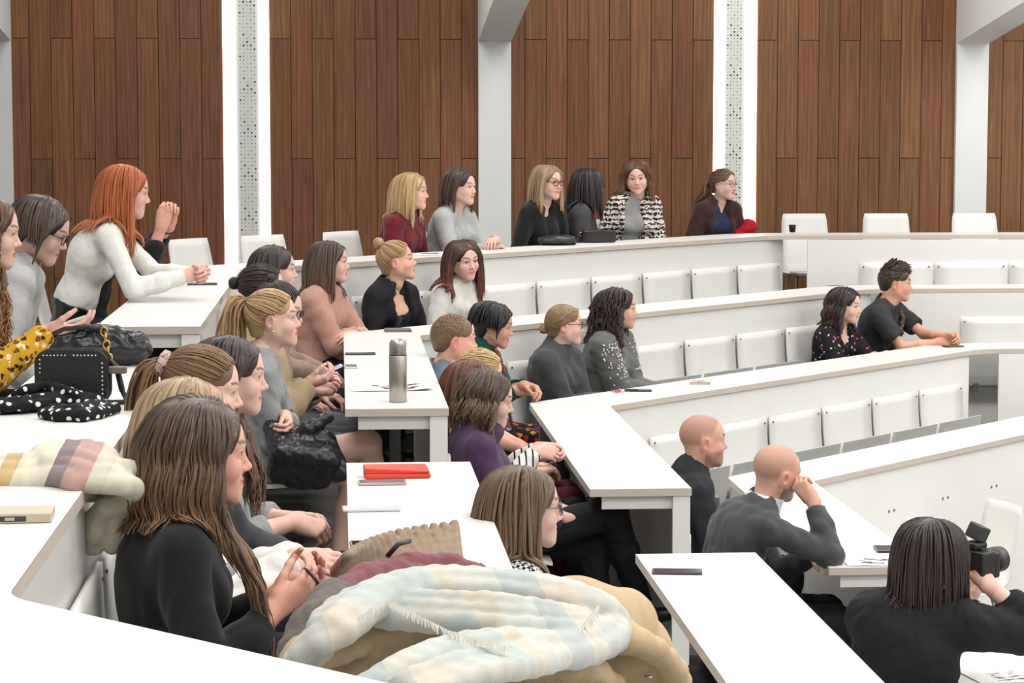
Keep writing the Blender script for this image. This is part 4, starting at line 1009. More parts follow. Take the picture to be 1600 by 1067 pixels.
# ---- back row, slanting side
diagp('person in a maroon sweater sitting in the back row', 644, 299, -1, hdir=-14, hair=dict(style='long', base=(178, 146, 104), tip=(202, 172, 128), L=.20, part=.01), top=dict(mat=knit('maroon_knit', (104, 30, 40))), bottom=dict(mat=JEANS), hk=dict(smile=.0), face=-30)
diagp('person in a pale grey shirt beside the middle white column', 721, 292, -1, hdir=-34, hair=dict(style='long', base=(62, 46, 40), tip=(84, 62, 52), L=.17, tuck=.02), top=dict(name='shirt', mat=cloth('pale_grey_cotton', (172, 173, 172), bump=.4, bscale=50), neck='v', ease=.018, aw=.014, fold=.005), bottom=dict(mat=JEANS), hk=dict(smile=.7), face=-35,
    arms={'R': dict(w=(.04, .36, .76), f=(-.8, .5, 0)), 'L': dict(w=(.02, .40, .80), f=(.9, .2, 0))})
diagp('person in dark glasses and black top behind the black pouch', 857, 285, -1, hdir=-46, hair=dict(style='long', base=(144, 118, 90), tip=(168, 140, 108), L=.20), top=dict(mat=BLACKK, neck='scoop'), bottom=dict(mat=JEANS), glasses=dict(mat=BLKF, r=.003), hk=dict(smile=.6), face=-48)
def away_scarf(c):
    s = c['garment']('scarf', [cap(c['C7']+c['fwd']*.05+c['right']*.02, c['sp'](.35, .03, .125), .035, .030, k=.03), cap(c['C7']-c['right']*.07+c['fwd']*.02, c['C7']+c['fwd']*.06+c['right']*.05, .035, .035, k=.03)], cloth('burgundy_scarf', (96, 24, 44)), vox=.010)
diagp('person in dark jacket and burgundy scarf turning away in the back row', 921, 289, -1, hdir=24, face=-12, hair=dict(style='long', base=(34, 30, 32), L=.24), top=dict(mat=BLACKK), jacket=dict(mat=cloth('charcoal_jacket', (68, 66, 68))), bottom=dict(mat=JEANS), glasses=dict(mat=BLKF), extra=away_scarf)
diagp('person in a black and white patterned cardigan facing the camera', 995, 278, -1, hdir=-98, hp=(-4, 4), face=-72, hair=dict(style='long', base=(92, 64, 44), tip=(130, 96, 66), L=.16, curl=.012, wave=.008, thick=.022, tuck=.012), top=dict(name='jersey_top', mat=cloth('grey_jersey', (150, 150, 150)), neck='crew', ease=.008), jacket=dict(name='cardigan', mat=jacquard('patterned_cardigan'), neck='cardigan'), bottom=dict(mat=JEANS), hk=dict(smile=.2))
diagp('person in brown cardigan and navy shirt before the right-hand light slot', 1131, 288, -1, hdir=-42, face=-62, hair=dict(style='pony', base=(112, 84, 62), tie=(0, -.1, .02), tail=.24), top=dict(name='shirt', mat=cloth('navy_cotton', (42, 50, 76)), neck='v'), jacket=dict(name='cardigan', mat=knit('brown_cardigan', (62, 38, 34)), neck='cardigan'), bottom=dict(mat=JEANS), glasses=dict(mat=mat('thin_metal_frame', (.15, .14, .14), .3, metal=.6), r=.0015), hk=dict(smile=.6),
    arms={'L': dict(w=(-.12, .30, .58))})
# ---- second row, near arm
armp('person in a black sweater nearest the camera, fingers held together', 318, 706, 5.05, 0, hdir=7, hp=(-2, 0), hair=dict(style='long', base=(70, 52, 41), tip=(142, 108, 80), L=.46, thick=.026, wave=.005, part=.015, front=.06, fpull=.10, latk=.9, backlen=.60, n=1400, rad=.0030, var=.18, tuck=.0, streak=((112, 86, 66), .12)), top=dict(mat=BLACKK, ease=.014), bottom=dict(mat=JEANS),
    arms={'R': dict(world=W3(432, 950, 4.98), f=(-.30, .80, .52), palm=(-.8, .0, .5), curl=(30, 40, 25), thumb=(30, 15), nail=(120, 20, 40), sleeve=.80, hint=(.55, -.3, -.8)), 'L': dict(world=W3(437, 930, 5.13), f=(.20, .85, .45), palm=(.7, .1, .6), curl=(25, 35, 25), thumb=(35, 15), nail=(120, 20, 40), sleeve=.80)}, hk=dict(smile=.9, blush=.5), skin=(222, 172, 150),
    extra=lambda c: torus_ring(c, 'hair_tie', c['A'][1]['W']+c['A'][1]['f']*.10, c['A'][1]['f'], .034, .004, BLKF))
armp('person in a white blouse, mostly hidden behind the nearest person', 300, 664, 5.66, 0, hdir=5, hair=dict(style='long', base=(164, 138, 106), tip=(196, 170, 134), L=.16), top=dict(name='blouse', mat=cloth('white_blouse', (224, 222, 216), bump=.5, bscale=40), ease=.022, aw=.024, fold=.006), bottom=dict(mat=JEANS),
    arms={'R': dict(world=W3(455, 882, 5.55), f=(.0, 1, .05), palm=(-.6, 0, -.6), curl=(20, 30, 20), nail=(230, 215, 210), sleeve=.97), 'L': dict(world=W3(465, 872, 5.72), f=(.1, 1, 0), palm=(.6, 0, -.6), nail=(150, 20, 40))}, hk=dict(smile=.5))
def scrunch(c):
    T = SC+SR*nrm((np.array((0, -.105, .055))-SC)/SR)*1.02; tn = nrm((T-SC)/SR**2); m = floral('leopard_scrunchie', (214, 178, 170), [(60, 40, 40), (90, 60, 56)], 120, .32); cpos = c['Hc']+c['Rh']@((T+tn*.012)*c['hs']); torus_ring(c, 'scrunchie', cpos, c['Rh']@tn, .024, .016, m)
armp('person wearing a leopard-print scrunchie in the second row', 320, 608, 6.28, 0, hdir=0, hp=(-6, 0), hair=dict(style='pony', base=(118, 88, 60), tip=(176, 136, 92), tie=(0, -.105, .055), tail=.30), top=dict(mat=cloth('dark_grey_top', (70, 70, 74))), bottom=dict(mat=JEANS), hk=dict(smile=.3), extra=scrunch)
armp('person in a grey sweater, hands in lap, beside the aisle', 364, 586, 6.86, 0, hdir=-2, hp=(-3, 0), hair=dict(style='long', base=(56, 42, 38), tip=(104, 74, 52), L=.42, wave=.010, tuck=.02, front=.02), top=dict(mat=knit('grey_sweater', (156, 156, 154)), ease=.014, sleeve=.55), bottom=dict(mat=JEANS),
    arms={'R': dict(world=W3(462, 815, 6.78), f=(.1, .9, -.3), palm=(-.5, .0, -.7), curl=(50, 50, 30), bare=1, nail=(110, 20, 30), hint=(.6, -.5, -.6)), 'L': dict(world=W3(470, 812, 6.92), palm=(.5, 0, -.7), curl=(45, 50, 30))}, hk=dict(smile=.7))
# ---- second row, far arm
armp('person in a grey dress with crossed legs and folded arms', 428, 498, 9.25, 0, hdir=-4, hp=(4, 0), hair=dict(style='pony', base=(182, 150, 108), tip=(210, 180, 134), tie=(0, -.10, .075), tail=.30, tailn=130, streak=((140, 108, 74), .2)), top=dict(name='dress_top', mat=knit('grey_dress', (142, 144, 146), bump=.3), ease=.008, aw=.005), bottom=dict(kind='shorts', name='dress_skirt', mat=knit('grey_dress', (142, 144, 146)), len=.45),
    arms={'R': dict(w=(-.09, .14, .62), hint=(.7, -.1, -.7), f=(-.9, .3, .1), palm=(0, -1, 0)), 'L': dict(world=W3(446, 652, 9.10), hint=(-.6, .2, -.7), f=(.75, .2, -.35), palm=(-.1, -.9, .1), curl=(45, 60, 30), thumb=(20, 20))}, legs={'bare': (214, 172, 156), 'R': ((.02, .46, .57), (-.16, .56, .12)), 'L': ((-.05, .42, .44), (-.02, .34, .06))}, hk=dict(smile=.2), dv=.0,
    extra=lambda c: MB().lathe([(0, .005), (.004, .003), (.005, 0), (.003, -.004), (0, -.005)], c['Hc']+c['Rh']@(np.array((.077, .002, -.046))*c['hs']), 8).build('earring', mat('pearl', (.8, .78, .75), .2), c['root'], smooth=True))
armp('person in glasses and beige cardigan looking at a phone', 437, 484, 9.87, 0, hdir=-14, hp=(-10, 0), hair=dict(style='bun', base=(52, 40, 38), tie=(0, -.06, .12), down=.022), top=dict(mat=BLACKK), jacket=dict(name='cardigan', mat=knit('beige_cardigan', (168, 146, 116)), aw=.026, neck='cardigan', ease=.03), bottom=dict(mat=GREYJ), glasses=dict(mat=BLKF, r=.003),
    arms={'R': dict(world=W3(480, 600, 9.80), f=(0, 1, .25), palm=(-.5, 0, .8), curl=(35, 45, 30)), 'L': dict(world=W3(494, 610, 9.96), f=(.1, 1, .1), palm=(.6, 0, .5), curl=(50, 55, 30))}, hk=dict(smile=.0))
armp('person in a brown sweater, mostly hidden, third along the thermos desk', 412, 453, 10.55, 0, hdir=-4, hair=dict(style='bun', base=(46, 36, 33), tie=(0, -.10, .03), down=.03), top=dict(mat=knit('brown_sweater', (120, 100, 84))), bottom=dict(mat=GREYJ), arms={'R': dict(world=W3(470, 632, 10.45), f=(0, 1, 0))})
armp('person in a taupe sweater just left of the pink sweater', 432, 421, 11.55, 0, hdir=-2, hair=dict(style='long', base=(52, 40, 38), L=.14, tuck=.03, part=.012), top=dict(mat=knit('taupe_sweater', (150, 128, 110))), bottom=dict(mat=NAVY), hk=dict(smile=.0))
diagp('person in a dusty pink sweater with folded arms', 517, 409, 0, hdir=-8, face=-22, hair=dict(style='long', base=(70, 56, 46), tip=(110, 88, 70), L=.22, tuck=.0), top=dict(mat=knit('dusty_pink_knit', (190, 146, 130), bump=.35), ease=.020, aw=.018, sleeve=.75), bottom=dict(mat=JEANS),
    arms={'R': dict(w=(-.08, .20, .70), hint=(.8, .0, -.6), f=(-1, .1, 0), palm=(0, -.6, -.7)), 'L': dict(w=(.08, .23, .70), hint=(-.8, .1, -.6), f=(1, -.1, 0), palm=(0, -.6, -.7))}, hk=dict(smile=.0))
diagp('person in a black blazer with raised chin', 621, 408, 0, hdir=-8, hp=(10, 0), face=-40, hair=dict(style='bun', base=(176, 144, 104), tip=(214, 184, 138), tie=(0, -.075, .10), down=.034, streak=((140, 110, 76), .2)), top=dict(name='vest_top', mat=BLACKK, neck='deep', sleeve='none', ease=.006), jacket=dict(name='blazer', mat=BLACKC, neck='blazer', ease=.024), bottom=dict(mat=JEANS), hk=dict(smile=.0, gape=.002), skin=(222, 174, 150))
diagp('person in a white knit sweater turning towards the camera', 725, 406, 0, hdir=-62, hp=(-6, 6), face=-50, hair=dict(style='long', base=(74, 44, 36), tip=(112, 58, 44), L=.27), top=dict(mat=knit('white_knit', (214, 212, 206), bump=.3)), bottom=dict(mat=JEANS), hk=dict(smile=1.0))
# ---- third row
armp('person in a houndstooth top and glasses beside the heap of coats', 822, 792, 6.42, 1, hdir=6, hair=dict(tuck=.014, style='long', base=(104, 82, 62), tip=(134, 108, 84), L=.28, thick=.02, n=460, var=.2), top=dict(name='houndstooth_top', mat=checks('houndstooth', (30, 30, 32), (214, 212, 208), 95), ease=.012), bottom=dict(mat=NAVY), glasses=dict(mat=mat('thin_metal_frame', (.15, .14, .14), .3, metal=.6), r=.0016), hk=dict(smile=.3),
    legs={'R': ((.05, .50, .60), (.02, .52, .20)), 'L': ((-.08, .42, .47), (-.08, .38, .06))})
armp('person in a purple cowl-neck sweater, legs crossed into the aisle', 764, 623, 9.22, 1, hdir=-4, hp=(-10, 0), hair=dict(style='long', base=(78, 60, 48), tip=(120, 96, 74), L=.17, wave=.014, tuck=.005), top=dict(mat=knit('purple_knit', (72, 48, 78), bump=.6), neck='cowl', ease=.022, aw=.020), bottom=dict(mat=BLACKC), hk=dict(smile=.0), face=-4,
    legs={'R': ((.02, .48, .62), (-.12, .62, .18)), 'L': ((-.08, .42, .47), (-.06, .40, .06))})
st = stripes('striped_jersey', (216, 214, 210), (38, 38, 44), 'Y', .030, .74)
armp('person with striped sleeves and folded hands behind the purple sweater', 740, 604, 9.88, 1, hdir=0, hair=dict(style='long', base=(98, 58, 40), tip=(120, 74, 52), L=.26), top=dict(mat=st, ease=.012), bottom=dict(mat=BLACKC), arms={'R': dict(world=W3(836, 706, 9.80), f=(-.1, 1, -.1), palm=(-.7, 0, -.4), curl=(45, 50, 30)), 'L': dict(world=W3(842, 700, 9.95), f=(.1, 1, -.1), palm=(.7, 0, -.4), curl=(45, 50, 30))})
armp('person in a dark wine top, almost hidden behind the striped sleeves', 752, 585, 10.42, 1, hdir=0, hp=(-10, 0), hair=dict(style='bun', base=(186, 156, 108), tip=(206, 178, 130), tie=(0, -.105, .02), down=.025), top=dict(mat=cloth('dark_wine_top', (88, 34, 44))), bottom=dict(mat=cloth('burgundy_trousers', (92, 30, 46))), skin=(226, 184, 160))
armp('person in a blue-grey T-shirt beside the thermos desk', 711, 531, 11.15, 1, hdir=6, male=True, hair=dict(style='short', base=(128, 100, 74), L=.010, crop=1, n=1000, rad=.0026), top=dict(name='t_shirt', mat=cloth('blue_grey_cotton', (112, 122, 138)), sleeve='short'), bottom=dict(mat=JEANS), skin=(226, 170, 152), hk=dict(smile=.0, scalp=(srgb(140, 108, 80), .6), brow=srgb(150, 116, 86)))
fs = floral('bright_floral_skirt', (34, 30, 34), [(206, 70, 36), (222, 150, 50), (150, 170, 200), (170, 40, 40), (60, 70, 80)], 26, .42)
def lanyard(c):
    m = floral('beaded_strap', (90, 50, 40), [(200, 150, 60), (180, 60, 40), (40, 40, 40)], 160, .5)
    MB().tube([c['C7']+c['fwd']*.075+c['right']*.05+c['up']*.02, c['sp'](.80, .045, .135), c['sp'](.55, .03, .165), c['sp'](.35, .01, .145)], .010, 6).build('beaded_strap', m, c['root'], smooth=True)
diagp('person in a green sweater and bright floral skirt', 773, 508, 1, hdir=-10, hp=(-10, 0), face=-14, hair=dict(style='bob', base=(24, 24, 28), L=.05, thick=.032, n=380), top=dict(mat=knit('bottle_green_knit', (22, 74, 62), bump=.25), neck='turtle', ease=.010), bottom=dict(kind='skirt', mat=fs, len=1.0), extra=lanyard,
    arms={'R': dict(world=hD(806, 610, 1, .50), f=(-.2, 1, -.05), palm=(-.4, 0, -.8), curl=(35, 45, 30), nail=(160, 30, 40)), 'L': dict(world=hD(820, 602, 1, .56), f=(.4, .8, -.1), palm=(.4, 0, -.8), curl=(40, 45, 30))}, hk=dict(smile=.5), skin=(206, 156, 132))
diagp('person in glasses and a dark grey sweater with folded arms', 883, 507, 1, hdir=-3, face=-30, hair=dict(style='bun', base=(136, 108, 76), tip=(168, 136, 96), tie=(0, -.11, -.015), down=.030, var=.42), top=dict(mat=knit('dark_grey_knit', (66, 68, 70), bump=.3), neck='mock', ease=.022, aw=.022), bottom=dict(mat=JEANS), glasses=dict(mat=BLKF, r=.0024), hk=dict(smile=.0), width=1.08,
    arms={'R': dict(w=(-.06, .28, .66), f=(-1, .2, 0)), 'L': dict(w=(.06, .30, .66), f=(1, .1, 0))})
def studs(c):
    rg_ = np.random.RandomState(3); m = MB()
    for s in (-1, 1):
        for i in range(110):
            t = rg_.rand()**1.3; a = rg_.uniform(-1.5, 1.5); p0 = c['Sh'][s]; p1 = c['A'][s]['E']; ax_ = nrm(p1-p0); o1 = nrm(np.cross(ax_, c['fwd'])); o2 = np.cross(o1, ax_); q = p0+(p1-p0)*t+(.082-.006*t)*(cos(a)*c['fwd']*1.0+sin(a)*o1)+c['up']*.03*(1-t)
            m.lathe([(0, .0045), (.004, .002), (.0045, -.004)], q, 5)
    o = m.build('bead', mat('bead_white', (.85, .85, .83), .2), c['root']); tag(o, kind='stuff')
diagp('person in a grey sweater sprinkled with white beads', 968, 482, 1, hdir=-10, face=-28, hair=dict(style='long', base=(46, 36, 36), tip=(62, 44, 42), L=.26, curl=.010, wave=.012, thick=.028, tuck=.02), top=dict(mat=knit('mid_grey_knit', (104, 104, 102), bump=.3), ease=.026, aw=.028, fold=.006), bottom=dict(mat=JEANS), extra=studs, hk=dict(smile=1.0), skin=(216, 168, 146),
    arms={'R': dict(w=(-.04, .30, .66), f=(-1, .2, 0)), 'L': dict(w=(.08, .30, .66), f=(1, .1, 0))})
bf = floral('black_rose_print', (26, 24, 28), [(206, 96, 104), (226, 196, 196), (40, 36, 40), (60, 80, 60)], 34, .26)
diagp('person in a black rose-print blouse on the third row', 1322, 477, 1, hoff=.30, hdir=-34, hp=(-4, 0), face=-42, hair=dict(style='long', base=(44, 34, 34), tip=(70, 50, 44), L=.19, wave=.010, tuck=.015), top=dict(name='blouse', mat=bf, sleeve='short', neck='scoop', aw=.016), bottom=dict(mat=JEANS), hk=dict(smile=1.0), skin=(228, 186, 168),
    arms={'R': dict(w=(.10, .38, .71), f=(-.6, .7, 0)), 'L': dict(w=(-.02, .40, .71), f=(.8, .4, 0))})
def sash(c):
    m = floral('brown_patterned_strap', (84, 60, 50), [(190, 160, 130), (50, 36, 32), (120, 80, 60)], 90, .4)
    MB().tube([c['Sh'][-1]+c['up']*.06+c['right']*.05, c['sp'](.85, -.05, .13), c['sp'](.55, .0, .155), c['sp'](.25, .06, .14)], .017, 6).build('shoulder_strap', m, c['root'], smooth=True)
diagp('person in a charcoal T-shirt with patterned strap, forearms on the desk', 1400, 442, 1, hoff=.36, male=True, hdir=-9, hp=(-2, 0), face=-34, hair=dict(style='short', base=(66, 52, 44), L=.040, flow=(.1, .7, .4)), top=dict(name='t_shirt', mat=cloth('charcoal_cotton', (50, 51, 54)), sleeve='short', neck='crew', aw=.018, ease=.016), bottom=dict(mat=JEANS), skin=(214, 160, 134), hk=dict(smile=.0, brow=srgb(60, 44, 36)), extra=sash,
    arms={'R': dict(world=hD(1468, 534, 1, .70), hint=(.4, -.3, -.8), f=(-.2, 1, 0), palm=(-.7, 0, -.5), curl=(50, 50, 30)), 'L': dict(world=hD(1480, 526, 1, .74), f=(.3, 1, 0), palm=(.7, 0, -.5), curl=(50, 55, 30))})
# ---- fourth row
armp('person in a black shirt sitting upright in the fourth row', 1099, 688, 10.2, 2, hdir=6, male=True, hair=None, top=dict(name='shirt', mat=cloth('black_shirt', (40, 40, 43), bump=.5, bscale=25), neck='mock', ease=.018), bottom=dict(mat=JEANS), skin=(208, 160, 140), hk=dict(smile=.0, stubble=.45, scalp=(srgb(150, 114, 98), .6), brow=srgb(80, 58, 46)))
def collar(c):
    c['garment']('shirt_collar', [cap(c['C7']+c['up']*.005, c['C7']+c['up']*.045+c['fwd']*.012, .084, .070, k=.01), cap(c['C7']+c['up']*.0, c['Hc'], .060, k=.004, op=1), hs(c['C7']+c['up']*.050, c['up'], .2)], cloth('white_shirt', (222, 224, 228)), vox=.006, fold=0)
armp('person in a dark grey sweater resting a cheek on the fist', 1214, 738, 9.3, 2, hdir=22, hp=(-6, 8), male=True, hair=None, top=dict(mat=knit('charcoal_knit', (72, 73, 76), bump=.3), ease=.014), bottom=dict(mat=BLACKC), skin=(212, 166, 146), hk=dict(smile=.0, stubble=.6, beard=(.02, .015, .012), scalp=(srgb(160, 118, 96), .4), brow=srgb(80, 58, 46)), extra=collar, poff=.22, slouch=.06,
    arms={'R': dict(world=W3(1270, 782, 9.18), hint=(.5, .5, -.8), f=(-.35, -.55, .70), palm=(-.5, -.2, .5), curl=(60, 70, 40), thumb=(15, 20), sleeve=.86), 'L': dict(w=(-.02, .36, .74), f=(.9, .3, 0))})
armp('person in a black jacket aiming a camera, seen from behind', 1458, 868, 7.0, 2, hdir=38, hp=(-6, 0), face=58, hair=dict(style='long', base=(42, 32, 30), tip=(62, 46, 44), L=.20, thick=.024, n=520, var=.35), top=dict(name='jacket', mat=BLACKC, ease=.022, aw=.020, sleeve=.22), bottom=dict(mat=BLACKC), poff=.27, width=1.08,
    arms={'R': dict(world=W3(1542, 912, 6.97), hint=(.25, -.4, -1), f=(-.45, .45, .75), palm=(-.75, .6, .1), curl=(40, 50, 35), thumb=(30, 10), bare=1), 'L': dict(world=W3(1512, 935, 7.14), hint=(-.6, .1, -.8), f=(.2, .7, .6), palm=(0, -.3, 1), curl=(50, 50, 30))})
# ================================================================ chairs of the back row and the loose ones in front
def chair_mesh():
    prof = [(.40, .425), (.36, .440), (.22, .430), (.08, .425), (.02, .440), (-.025, .490), (-.05, .58), (-.075, .70), (-.10, .82), (-.107, .865)]
    wd = [.17, .195, .20, .20, .20, .198, .192, .184, .176, .165]; V = []; F = []; nx = 6
    for (y, z), w in zip(prof, wd):
        for j in range(nx+1): t = -1+2*j/nx; V.append((w*t, y+(.018*(1-t*t)*-1 if z > .45 else 0), z-(.008*(1-t*t) if z < .45 else 0)))
    nv = len(V)
    for i, (y, z) in enumerate(prof):
        a = prof[max(i-1, 0)]; b = prof[min(i+1, len(prof)-1)]; t = nrm((0, b[0]-a[0], b[1]-a[1])); n_ = np.array([0, -t[2], t[1]])*-1
        for j in range(nx+1): p = V[i*(nx+1)+j]; V.append((p[0], p[1]-n_[1]*.010, p[2]-n_[2]*.010))
    for i in range(len(prof)-1):
        for j in range(nx): a = i*(nx+1)+j; F += [(a, a+1, a+nx+2, a+nx+1), (nv+a+nx+1, nv+a+nx+2, nv+a+1, nv+a)]
        a = i*(nx+1); F.append((a+nx+1, nv+a+nx+1, nv+a, a)); b = a+nx; F.append((b, nv+b, nv+b+nx+1, b+nx+1))
    for j in range(nx): F.append((j, nv+j, nv+j+1, j+1)); a = (len(prof)-1)*(nx+1)+j; F.append((a+1, nv+a+1, nv+a, a))
    shell = MB().add(V, F).mesh('shell', True)
    legs = [MB().tube([(s*.15, y0, .42), (s*.19, y1, .012)], .010, 8).mesh('leg', True) for s in (-1, 1) for (y0, y1) in ((.30, .36), (.05, -.06))]
    fr = MB(); fr.tube([(-.15, .30, .42), (.15, .30, .42)], .009, 8); fr.tube([(-.15, .05, .42), (.15, .05, .42)], .009, 8); fr.tube([(-.15, .05, .42), (-.15, .30, .42)], .009, 8); fr.tube([(.15, .05, .42), (.15, .30, .42)], .009, 8)
    return shell, legs, fr.mesh('seat_frame', True)
CH = chair_mesh()
def chair(pos, z, face, label, group='white shell chairs'):
    e = empty('shell_chair', (pos[0], pos[1], z), R(face)-pi/2); tag(e, label, 'chair', group)
    obj('shell', CH[0], PLY, e); obj('seat_frame', CH[2], STEEL, e)
    for l in CH[1]: obj('leg', l, STEEL, e)
for i, (px, py) in enumerate(((298, 374), (410, 368), (535, 362))):
    q = onplane(px, py, C0+NR*(-W-.50), DG); chair(q[:2]+NR*.10, 0, NRA+(6, -4, 3)[i], 'empty white shell chair in the back row, %s' % ('just right of the clasped hands', 'in front of the left light slot', 'right of the left light slot')[i])
for i, (px, dsc) in enumerate(((1258, 'with a little dark cup before it'), (1383, 'between column and cup'), (1523, 'in front of the right-hand column'))):
    q = onv(px, 334, 17.60); chair((q[0], q[1]-.10), 0, -90+(3, -4, 2)[i], 'empty white shell chair at the far right, %s' % dsc)
for i, (px, py, dsc) in enumerate(((643, 330, 'the maroon sweater'), (725, 330, 'the person in the pale grey shirt'), (862, 330, 'the person in black with dark glasses'), (920, 330, 'the person in the burgundy scarf'), (995, 330, 'the person in the patterned cardigan'), (1133, 330, 'the person in the brown cardigan'))):
    q = onplane(px, py, C0+NR*(-W-.46), DG); chair(q[:2]+NR*.10-DG*(.02), 0, NRA, 'white shell chair under %s' % dsc)
for v_, dsc in ((7.55, 'the person in yellow'), (8.5, 'the person in the grey sweater and glasses'), (10.55, 'the person in the fitted white top'), (11.55, 'the hidden person with raised hands')): chair((arm_u(0, -W-.46), v_), 0, 0, 'white shell chair under %s' % dsc)
for (px, py, fa, dsc) in ((1415, 815, 200, 'beside the tablet on the fourth row'), (1540, 785, 195, 'above the raised camera'), (1608, 872, 175, 'cut off by the right edge')):
    q = onz(px, py, tierz(4)+.87); chair(q[:2], tierz(4), fa, 'loose white chair on the lowest floor, %s' % dsc)
# screw pairs on the bare fourth-row front
m_screw = MB().lathe([(0, .004), (.008, .003), (.009, 0)], n=8).mesh('screw')
d4 = [o for o in bpy.data.objects if o.name.startswith('lecture_desk') and o.get('label', '').startswith('white desk of the fourth row, slanting far')][0]
for (px, py) in ((1389, 799), (1397, 797), (1473, 779), (1481, 777), (1549, 761), (1557, 759), (1441, 838), (1448, 836)):
    q = onplane(px, py, C0+NR*(PD*3-.0155), DG); o = obj('screw', m_screw, SCREWM, d4, q-np.array(d4.location)); o.rotation_euler = (pi/2, 0, math.atan2(NR[1], NR[0])+pi/2)

# ================================================================ small things on the desks
BLK = mat('black_glass', (.010, .010, .013), .12); SILV = mat('silver_metal', srgb(186, 184, 180), .3, metal=.8); GOLD = mat('gold_metal', srgb(200, 160, 90), .3, metal=.9)
LEATH = mat('black_grained_leather', srgb(30, 30, 32), .42, bump=.5, bscale=180); PAPERM = mat('white_paper', srgb(232, 231, 228), .8); INK = mat('printed_ink', srgb(60, 58, 62), .8); PINKI = mat('printed_ink_pink', srgb(190, 60, 110), .8)
def flat(px, py, k, rise=0.0): return onz(px, py, deskz(k)+rise)
def phone(px, py, k, ang, label, body=BLK, screen=BLK, L_=.148, w=.072, t=.0085, name='phone', case=None, cat='phone'):
    q = flat(px, py, k); e = empty(name, q, R(ang)); tag(e, label, cat, 'phones left on the desks')
    MB().box(-L_/2, L_/2, -w/2, w/2, 0.0005, t).build('case', body, e, bevel=.003, seg=3)
    MB().box(-L_/2+.005, L_/2-.005, -w/2+.004, w/2-.004, t-.001, t+.0004).build('screen', screen, e)
    return e
DK = mat('dark_grey_plastic', srgb(58, 58, 60), .4); BRN = mat('brown_phone_case', srgb(150, 118, 92), .5); WLT = mat('taupe_leather', srgb(120, 106, 98), .55, bump=.3); GSCR = mat('grey_screen', srgb(120, 118, 122), .2); CHAMP = mat('champagne_back', srgb(196, 184, 160), .4)
WHC = mat('pale_silver_case', srgb(205, 204, 206), .35); SCRN = mat('dim_screen', srgb(66, 60, 76), .15)
phone(316, 445, 0, 3, 'dark phone under the clasped hands of the white fitted top', DK)
phone(563, 554, 1, 0, 'dark grey phone on the thermos desk, nearer the pink sweater', DK)
phone(548, 574, 1, 92, 'small white-rimmed phone at the left edge of the thermos desk', WHC, GSCR, L_=.125, w=.062)
phone(597, 756, 1, 2, 'silver phone beside the red wallet', SILV, GSCR)
phone(580, 797, 1, 2, 'pale phone reaching over the left edge of the wallet desk', WHC, WHC, L_=.165)
phone(597, 852, 1, 3, 'black phone in a brown case next to the pile of coats', BRN, BLK, L_=.168)
phone(1058, 895, 2, -8, 'black phone alone on the near desk of the third row', DK, SCRN, L_=.16)
phone(997, 611, 2, -4, 'black phone next to the red star key fob', BLK)
phone(1390, 860, 3, -4, 'black tablet-like phone by the papers on the fourth row', BLK, DK, L_=.12, w=.12, t=.012)
phone(1489, 542, 2, 20, 'black phone under the hands of the charcoal T-shirt', BLK, DK, L_=.13)
pb = phone(12, 812, 0, 2, 'beige flat device at the left edge below the plaid scarf', CHAMP, CHAMP, L_=.175, w=.095, t=.020, name='power_bank', cat='device')
MB().box(-.01, .04, -.0482, -.047, .004, .014).build('port_strip', DK, pb); MB().box(.0, .018, -.0488, -.047, .006, .012).build('button', SILV, pb)
# wallets
def wallet(px, py, k, ang, L_, w, t, m, label):
    q = flat(px, py, k); e = empty('wallet', q, R(ang)); tag(e, label, 'wallet')
    MB().box(-L_/2, L_/2, -w/2, w/2, 0.001, t*.45).build('lower_half', m, e, bevel=.005, seg=3)
    b = MB(); b.add([(-L_/2, -w/2+.01, t*.42), (L_/2*.97, -w/2, t*.5), (L_/2, w/2, t*.55), (-L_/2, w/2, t*.5), (-L_/2, -w/2+.012, t*.95), (L_/2*.97, -w/2-.004, t*.66), (L_/2*.93, w/2, t*.95), (-L_/2, w/2, t)], [(3, 2, 1, 0), (4, 5, 6, 7), (0, 1, 5, 4), (1, 2, 6, 5), (2, 3, 7, 6), (3, 0, 4, 7)])
    b.build('flap', m, e, bevel=.004, seg=3)
    for i in range(3): MB().box(-L_/2-.001, -L_/2+.003, -w/2+.016, w/2-.01, t*(.2+.22*i), t*(.24+.22*i)).build('pocket_fold', DK, e)
wallet(620, 745, 1, 4, .205, .095, .036, mat('red_leather', srgb(222, 66, 44), .45, bump=.15), 'bright red folded wallet on the near desk of the second row')
wallet(622, 518, 1, 4, .145, .085, .018, WLT, 'taupe wallet before the person in the black blazer')
# thermos
q = flat(622, 628, 1); th = empty('thermos_flask', q); tag(th, 'tall brushed steel thermos flask on the second-row desk', 'thermos')
BST = mat('brushed_steel', srgb(176, 170, 162), .30, metal=.9, bump=.08, bscale=400, stretch=(1, 1, .02))
MB().lathe([(0, .0005), (.034, .0005), (.036, .004), (.036, .186), (.0345, .189), (0, .189)], n=32).build('flask_body', BST, th, smooth=True)
MB().lathe([(0, .190), (.0340, .190), (.0345, .192), (.0343, .228), (.033, .240), (.029, .249), (.020, .253), (0, .254)], n=32).build('cup_lid', BST, th, smooth=True)
MB().lathe([(.0348, .1875), (.0352, .1895), (.0348, .1915)], n=32).build('seal_ring', DK, th, smooth=True)
